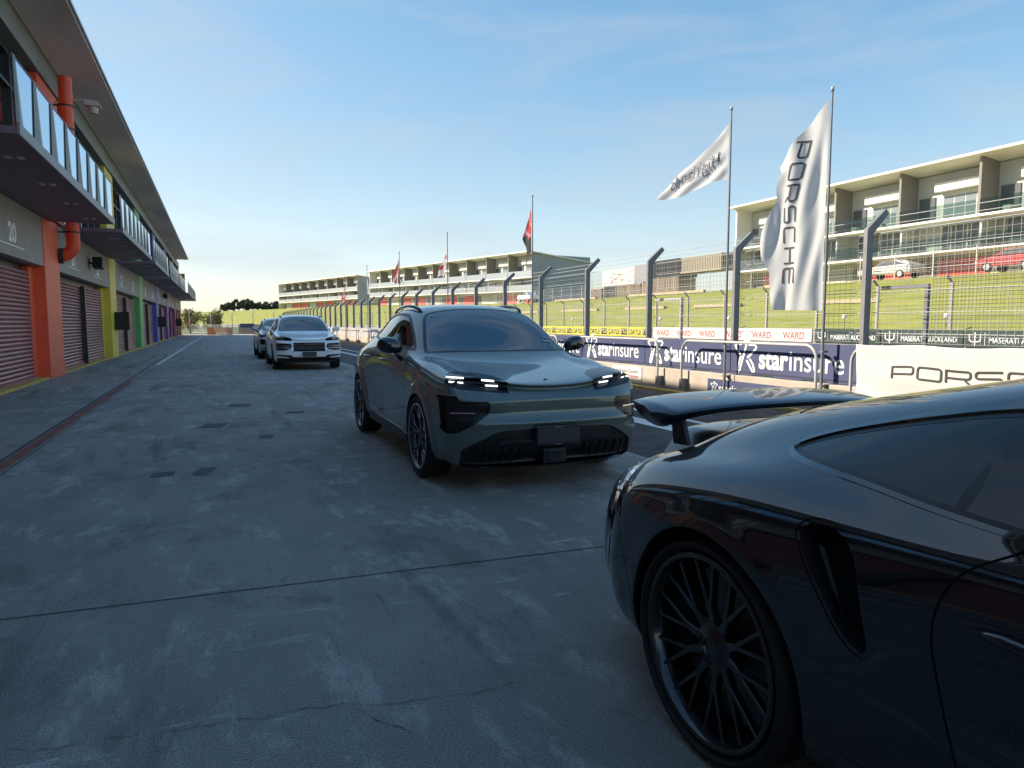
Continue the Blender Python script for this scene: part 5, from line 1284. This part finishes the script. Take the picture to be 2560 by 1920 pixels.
# ------------------------------------------------------------------ the black coupe in the foreground
def coupe_rings():
    fr = [(x, t, z) for x, t, z in zip([0,.45,.70,.82,.85,.86,.84,.80,.72,.60,.45,.3,.15,0], [.12,.13,.22,.30,.32,.33,.34,.35,.33,.27,.2,.16,.14,.13], [.14,.14,.16,.26,.38,.48,.56,.62,.66,.655,.635,.62,.612,.61])]
    face = lambda x, z: .02*(x/.85)**2+.28*(abs(x)/.85)**5+.13*max(0, (z-.4)/.25)**2+.10*max(0, (.35-z)/.2)**2
    R_ = capped(fr, .38, face, [0, .3, .6, .85])+[fr]
    def add(t, X, Z): R_.append(mk(t, X, Z))
    add(.6, [0,.5,.80,.89,.91,.915,.90,.86,.78,.66,.5,.33,.16,0], [.13,.13,.16,.27,.40,.52,.63,.73,.79,.785,.74,.72,.715,.71])
    add(1.0, [0,.5,.81,.90,.92,.925,.91,.87,.79,.67,.52,.35,.17,0], [.13,.13,.16,.27,.42,.56,.68,.79,.845,.84,.80,.785,.785,.785])
    add(1.45, [0,.5,.81,.88,.90,.905,.90,.87,.80,.68,.52,.35,.17,0], [.13,.13,.16,.27,.42,.58,.72,.82,.875,.885,.88,.885,.895,.90])
    add(1.85, [0,.5,.81,.875,.895,.905,.90,.875,.835,.75,.63,.45,.24,0], [.13,.13,.16,.27,.42,.58,.75,.85,.905,.97,1.05,1.10,1.125,1.13])
    add(2.3, [0,.5,.81,.875,.90,.905,.90,.88,.845,.75,.63,.49,.26,0], [.13,.13,.16,.26,.42,.60,.77,.87,.925,1.05,1.19,1.275,1.32,1.33])
    add(2.75, [0,.5,.81,.885,.91,.915,.91,.885,.835,.735,.62,.48,.26,0], [.13,.13,.16,.26,.42,.60,.77,.87,.93,1.05,1.165,1.245,1.285,1.297])
    add(3.15, [0,.5,.81,.90,.935,.945,.94,.905,.83,.71,.59,.46,.25,0], [.13,.13,.16,.26,.42,.58,.74,.86,.935,1.02,1.10,1.168,1.205,1.217])
    add(3.5, [0,.5,.82,.92,.95,.955,.95,.915,.83,.71,.58,.45,.25,0], [.14,.14,.17,.27,.43,.60,.75,.86,.925,.965,1.03,1.09,1.13,1.14])
    add(3.9, [0,.5,.82,.925,.942,.938,.918,.868,.785,.68,.56,.42,.24,0], [.17,.17,.20,.28,.44,.60,.74,.83,.885,.915,.955,.99,1.015,1.022])
    add(4.10, [0,.5,.79,.875,.895,.882,.842,.778,.70,.605,.49,.365,.20,0], [.19,.19,.22,.30,.46,.60,.72,.80,.845,.86,.87,.88,.89,.895])
    rr = [(x, t, z) for x, t, z in zip([0,.5,.73,.80,.812,.788,.735,.67,.595,.51,.41,.305,.16,0], [4.42,4.40,4.32,4.27,4.25,4.23,4.21,4.21,4.25,4.31,4.36,4.39,4.41,4.42], [.21,.21,.24,.34,.47,.60,.70,.765,.80,.81,.815,.82,.825,.83])]
    R_.append(rr); R_ += capped(rr, .52, lambda x, z: 4.53-.015*(abs(x)/.86)**2-.20*(abs(x)/.83)**5-.15*max(0, (z-.60)/.22)**1.7-.07*max(0, (.35-z)/.15)**2, [.9, .65, .35, 0])
    return np.array(R_, float)
CP_DLO = curve([(3.395,1.01),(3.36,.993),(3.27,.984),(3.02,.974),(2.75,.956),(2.3,.940),(1.9,.935),(1.72,.94),(1.80,.985),(2.0,1.09),(2.3,1.20),(2.55,1.222),(2.76,1.206),(2.96,1.165),(3.1,1.130),(3.26,1.083),(3.36,1.042)], 5)
CP_INT = curve([(3.115,.845),(3.09,.880),(3.02,.888),(2.958,.865),(2.920,.825),(2.895,.76),(2.872,.66),(2.862,.60),(2.905,.585),(2.958,.625),(3.016,.705),(3.08,.79)], 5)
def coupe(loc, rz):
    pnt = P_black; car = thing('sports_car', loc, 'glossy black sports car with a raised rear wing filling the right foreground', 'car', None, rz)
    def disp(G, N):
        x, y, z = np.abs(G[..., 0]), G[..., 1], G[..., 2]
        ra = np.hypot(y-1.0, z-.345); rb = np.hypot(y-3.45, z-.36); side = 1/(1+np.exp(-(x-.82)/.02))
        d = .008*side*(1/(1+np.exp((ra-.41)/.01))+1/(1+np.exp((rb-.44)/.01)))
        d = d-.018*side*bell(y, 2.25, .55)*bell(z, .55, .2)
        d = d+.014*side*bell(y, 3.5, .5)*bell(z, .72, .10)
        deck = 1/(1+np.exp(-(z-.80)/.02))*1/(1+np.exp(-(y-3.9)/.05))
        d = d-.030*deck*bell(x, .60, .045)*1/(1+np.exp(-(y-4.0)/.03))      # gulley beside the lid
        return d
    S = make_surf(coupe_rings(), 12, 10, disp)
    YZ = lambda V: V[:, 1:3]; XZ = lambda V: np.stack([np.abs(V[:, 0]), V[:, 2]], 1); XY = lambda V: np.stack([np.abs(V[:, 0]), V[:, 1]], 1)
    for yc, zc, r in ((1.0, .345, .372), (3.45, .36, .392)):
        _, S = split(S, r-np.hypot(S.V[:, 1]-yc, S.V[:, 2]-zc), lambda c: abs(c[0]) > .55 and c[2] < .85)
    sm_ = lambda c: abs(c[0]) > .5 and c[2] > .9
    win, S = split(S, poly_sdf(YZ(S.V), CP_DLO), sm_)
    trim, win = split(win, .011-poly_sdf(YZ(win.V), CP_DLO)); trim2, win = split(win, .024-poly_sdf(YZ(win.V), CP_DLO))
    pil, win = split(win, .017-np.abs(YZ(win.V)[:, 0]-2.73+.22*(YZ(win.V)[:, 1]-1.1)))
    wsp = curve([(0,1.42),(.4,1.47),(.62,1.62),(.66,1.72),(.60,1.98),(.50,2.12),(.3,2.18),(0,2.2),(-.3,2.18),(-.6,1.98),(-.66,1.7),(-.4,1.47)], 4)
    ws, S = split(S, poly_sdf(XY(S.V), wsp), lambda c: c[2] > .87 and c[1] < 2.3)
    rwp = curve([(0,2.95),(.36,2.97),(.43,3.1),(.44,3.4),(.40,3.62),(0,3.68),(-.4,3.62),(-.44,3.4),(-.36,2.97)], 4)
    rw, S = split(S, poly_sdf(XY(S.V), rwp), lambda c: c[2] > .95 and c[1] > 2.8)
    intk, S = split(S, poly_sdf(YZ(S.V), CP_INT), lambda c: abs(c[0]) > .8)
    rim, intk = split(intk, .012-poly_sdf(YZ(intk.V), CP_INT))
    tl, S = split(S, np.minimum(.030+.032*np.clip((np.abs(S.V[:, 0])-.45)/.25, 0, 1)-np.abs(XZ(S.V)[:, 1]-.712), S.V[:, 1]-4.03+.5*(.735-S.V[:, 2])), lambda c: c[1] > 3.9)
    lst, tl = split(tl, .007-np.abs(tl.V[:, 2]-.742))
    # lower black valance and side reflector
    low, S = split(S, .36-.02*np.abs(S.V[:, 0])-S.V[:, 2], lambda c: c[1] > 4.22 and abs(c[0]) < .72)
    vnt, S = split(S, poly_sdf(YZ(S.V), curve([(4.19,.53),(4.25,.53),(4.275,.58),(4.27,.63),(4.23,.635),(4.195,.59)], 3)), lambda c: abs(c[0]) > .70)
    rfl, S = split(S, poly_sdf(YZ(S.V), curve([(4.20,.37),(4.25,.37),(4.27,.44),(4.25,.49),(4.21,.49)], 3)), lambda c: abs(c[0]) > .72)
    gaps = []
    for ln, mk_ in (([(2.56,.22),(2.64,.40),(2.70,.60),(2.72,.74),(2.68,.86),(2.58,.937)], lambda c: abs(c[0]) > .7 and c[2] > .2), ([(1.55,.22),(1.50,.5),(1.50,.75),(1.60,.90)], lambda c: abs(c[0]) > .7 and c[2] > .2),
                    ([(3.84,.36),(3.93,.52),(4.00,.64),(4.02,.70),(4.03,.80),(4.05,.86)], lambda c: abs(c[0]) > .66 and c[1] > 3.8),):
        m_, S = band(S, line_d(YZ(S.V), curve(ln, 6, False)+[ln[-1]]), .0028, mk_); gaps.append(m_)
    for ln, mk_ in (([(.0,3.74),(.40,3.72),(.52,3.85),(.56,4.05),(.57,4.32)], lambda c: c[2] > .8 and 3.6 < c[1] < 4.4),):
        m_, S = band(S, line_d(XY(S.V), curve(ln, 6, False)+[ln[-1]]), .003, mk_); gaps.append(m_)
    for q in (-1.0,):   # moulded strip above the opening
        m_, S = band(S, line_d(YZ(S.V), [(1.9,.30),(2.95,.30)]), .002, lambda c: abs(c[0]) > .7 and 1.5 < c[1] < 2.95); gaps.append(m_)
    body = emit_part('body', S, pnt, car, skirt=.014, smat=C_matt)
    for m_ in gaps: emit_part('shut_line', m_, C_gap, body, inset=.006)
    w_ = emit_part('side_window', win, glass_mat('coupe_side_glass', (.02,.022,.025), 1.0, 0, 1.55), car, inset=.005)
    emit_part('window_trim', trim, C_gloss, w_, inset=-.003, skirt=.008); emit_part('window_seal', trim2, C_plastic, w_, inset=.004); emit_part('window_pillar', pil, C_plastic, w_, inset=.005)
    emit_part('windscreen', ws, C_glassw, car, inset=.003); emit_part('rear_window', rw, C_glass, car, inset=.003)
    i_ = emit_part('side_intake', rim, C_gloss, car, inset=.004); emit_part('duct', intk, C_matt, i_, inset=.070, skirt=-.066)
    t_ = emit_part('tail_light', tl, mat('tail_smoked', (.10,.02,.025), .05, metal=.6, coat=1), car, inset=-.004, skirt=.01)
    emit_part('lamp_glint', lst, C_chrome, t_ if not isinstance(t_, tuple) else t_, inset=-.002)  # chrome band stands for bright reflections on the tail lamp
    emit_part('vent_glint', vnt, C_chrome, car, inset=.006, skirt=-.005); emit_part('valance', low, C_plastic, car, inset=.01, skirt=-.01); emit_part('reflector', rfl, mat('reflector_pale', (.55,.58,.62), .12, metal=.7), car, inset=-.003)  # vent area in chrome, standing for sky reflected on the bumper corner
    for s in (-1, 1):
        # slanting blade inside each intake, handle, wheels
        b = MB(); P_ = [(3.02,.83,.925),(2.99,.74,.915),(2.97,.66,.905),(2.965,.60,.90)]
        vs = []; 
        for (y, z, x) in P_: vs += [(s*x, y-.016, z), (s*(x-.05), y+.03, z), (s*(x-.05), y+.045, z), (s*x, y+.004, z)]
        b.add(vs, [(4*k+i, 4*k+(i+1) % 4, 4*k+4+(i+1) % 4, 4*k+4+i) for k in range(3) for i in range(4)]); b.build('blade', P_black, side_of(i_, s), local=True, bevel=.003)
        b = MB(); b.tube([(s*.900,2.38,.752),(s*.908,2.43,.762),(s*.909,2.57,.765),(s*.902,2.64,.76)], [.009,.014,.014,.009], 10); b.build('door_handle', P_black, car, local=True, smooth=True)
        wheel(car, s*.795, 3.45, .36, .36, .312, .31, s, spokes=10, style='v', mrim=C_rimk, n=96, hubr=.042, seed=.12)
        wheel(car, s*.80, 1.0, .345, .345, .296, .25, s, spokes=10, style='v', mrim=C_rimk, n=64)
        b = MB(); arch_liner(b, .91, .62, 3.45, .36, .396, s); b.build('wheel_liner', C_matt, car, local=True, smooth=True)
        b = MB(); arch_liner(b, .88, .64, 1.0, .345, .376, s); b.build('wheel_liner', C_matt, car, local=True, smooth=True)
        b = MB(); b.prism([(1.42,.14),(3.02,.14),(3.0,.19),(1.45,.19)], s*.80, s*.90, 'x'); b.build('sill', C_plastic, car, local=True, bevel=.01)
        # mirror
        mr = MB(); V_ = []; cx, cy, cz = s*.98, 1.95, .98
        for i in range(11):
            ph = math.pi*i/10; V_.append([(cx+.10*math.sin(ph)**.7*math.cos(th), cy-.075*math.cos(ph), cz+.06*math.sin(ph)**.7*math.sin(th)) for th in np.linspace(0, 2*math.pi, 17)])
        mr.grid(V_, flip=True); mr.tube([(s*.86,1.97,.93),(s*.93,1.96,.955)], .018, 8); mr.build('mirror', P_black, car, local=True, smooth=True)
        # exhausts
        for q in (.48, .60): b = MB(); b.lathe([(0,.045),(.12,.045),(.12,.038),(0,.038)], (s*q, 4.38, .25), 'y', 24, closed=True); b.build('exhaust_pipe', C_chrome, car, local=True, smooth='auto')
        b = MB(); b.prism([(4.12,.90-.02),(4.22,.875),(4.24,.985),(4.17,1.005)], s*.50-.012, s*.50+.012, 'x'); b.build('wing_strut', C_plastic, car, local=True, bevel=.004)
    # rear wing: blade with drooping rounded ends, over a fixed lip
    sec = lambda s_: None
    rows = []
    for k in range(41):
        a = -1+2*k/40; x = a*.640; e = abs(a); droop = .040*e**2.6; th = .048+.040*e**4; ch = .34*(1-.14*e**6); y0 = 4.07+.02*e*e
        endc = math.sqrt(max(.0001, 1-max(0, (e-.955)/.046)**2)) if e > .955 else 1; zt = 1.068-droop*.75
        row = []
        for q in range(24):
            p = 2*math.pi*q/24; cy = .5-.5*math.cos(p); sgn = math.sin(p)
            yy = y0+ch*(.5-.5*math.cos(p)*endc); prof = abs(sgn)*(1-.25*cy)
            zz = zt-.006+(.020*prof if sgn > 0 else -(th)*prof)*endc+.030*cy-.016
            row.append((x, yy, zz))
        row.append(row[0]); rows.append(row)
    b = MB(); b.grid(rows, flip=False); b.add(rows[0][:-1], [tuple(range(24))[::-1]]); b.add(rows[-1][:-1], [tuple(range(24))])
    wg = b.build('rear_wing', mat('wing_black', (.008,.011,.018), .3, coat=.8), car, local=True, smooth=True)
    b = MB(); rows = []
    for k in range(25):
        a = -1+2*k/24; x = a*.50; e = abs(a); d_ = .10*max(0, e-.8)/.2*1.0; rows.append([(x,4.00,.93-.03*e**3-d_),(x,4.14,.945-.035*e**3-d_),(x,4.26,.95-.045*e**3-d_),(x,4.33,.94-.05*e**3-d_),(x,4.34,.915-.05*e**3-d_),(x,4.33,.80),(x,4.10,.80)])
    b.grid(rows, flip=True); b.build('fixed_lip', mat('wing_black', (.008,.011,.018), .3, coat=.8), car, local=True, smooth='auto')
    b = MB(); b.box(-.60,.60,.3,4.2,.13,.22); b.build('underbody', C_matt, car, local=True)
    b = MB(); b.box(-.78,.78,.9,3.0,.222,.35); b.build('cabin_floor', C_matt, car, local=True)
    b = MB(); b.prism([(1.25,.78),(1.55,.90),(1.80,.88),(1.86,.75),(1.3,.5)], -.74, .74, 'x'); b.build('dashboard', C_seat, car, local=True, bevel=.02)
    for x in (-.36, .36): seat(car, x, 2.25, .36, .62, .50)
    b = MB(); b.prism([(2.75,.45),(3.1,.45),(3.35,.93),(3.15,.95)], -.6, .6, 'x'); b.build('rear_bench', C_seat, car, local=True, bevel=.03)
    b = MB(); b.tube([(.36+.17*math.cos(a),1.93+.05*math.sin(a),.93+.15*math.sin(a)) for a in np.linspace(0,2*math.pi,20)[:-1]], .014, 6, closed=True); b.build('steering_wheel', C_seat, car, local=True, smooth=True)
    return car
C_rimk = mat('rim_satin_black', (.012,.012,.013), .22, metal=.2, coat=.8)
coupe((2.335, -1.72, 0), 0)
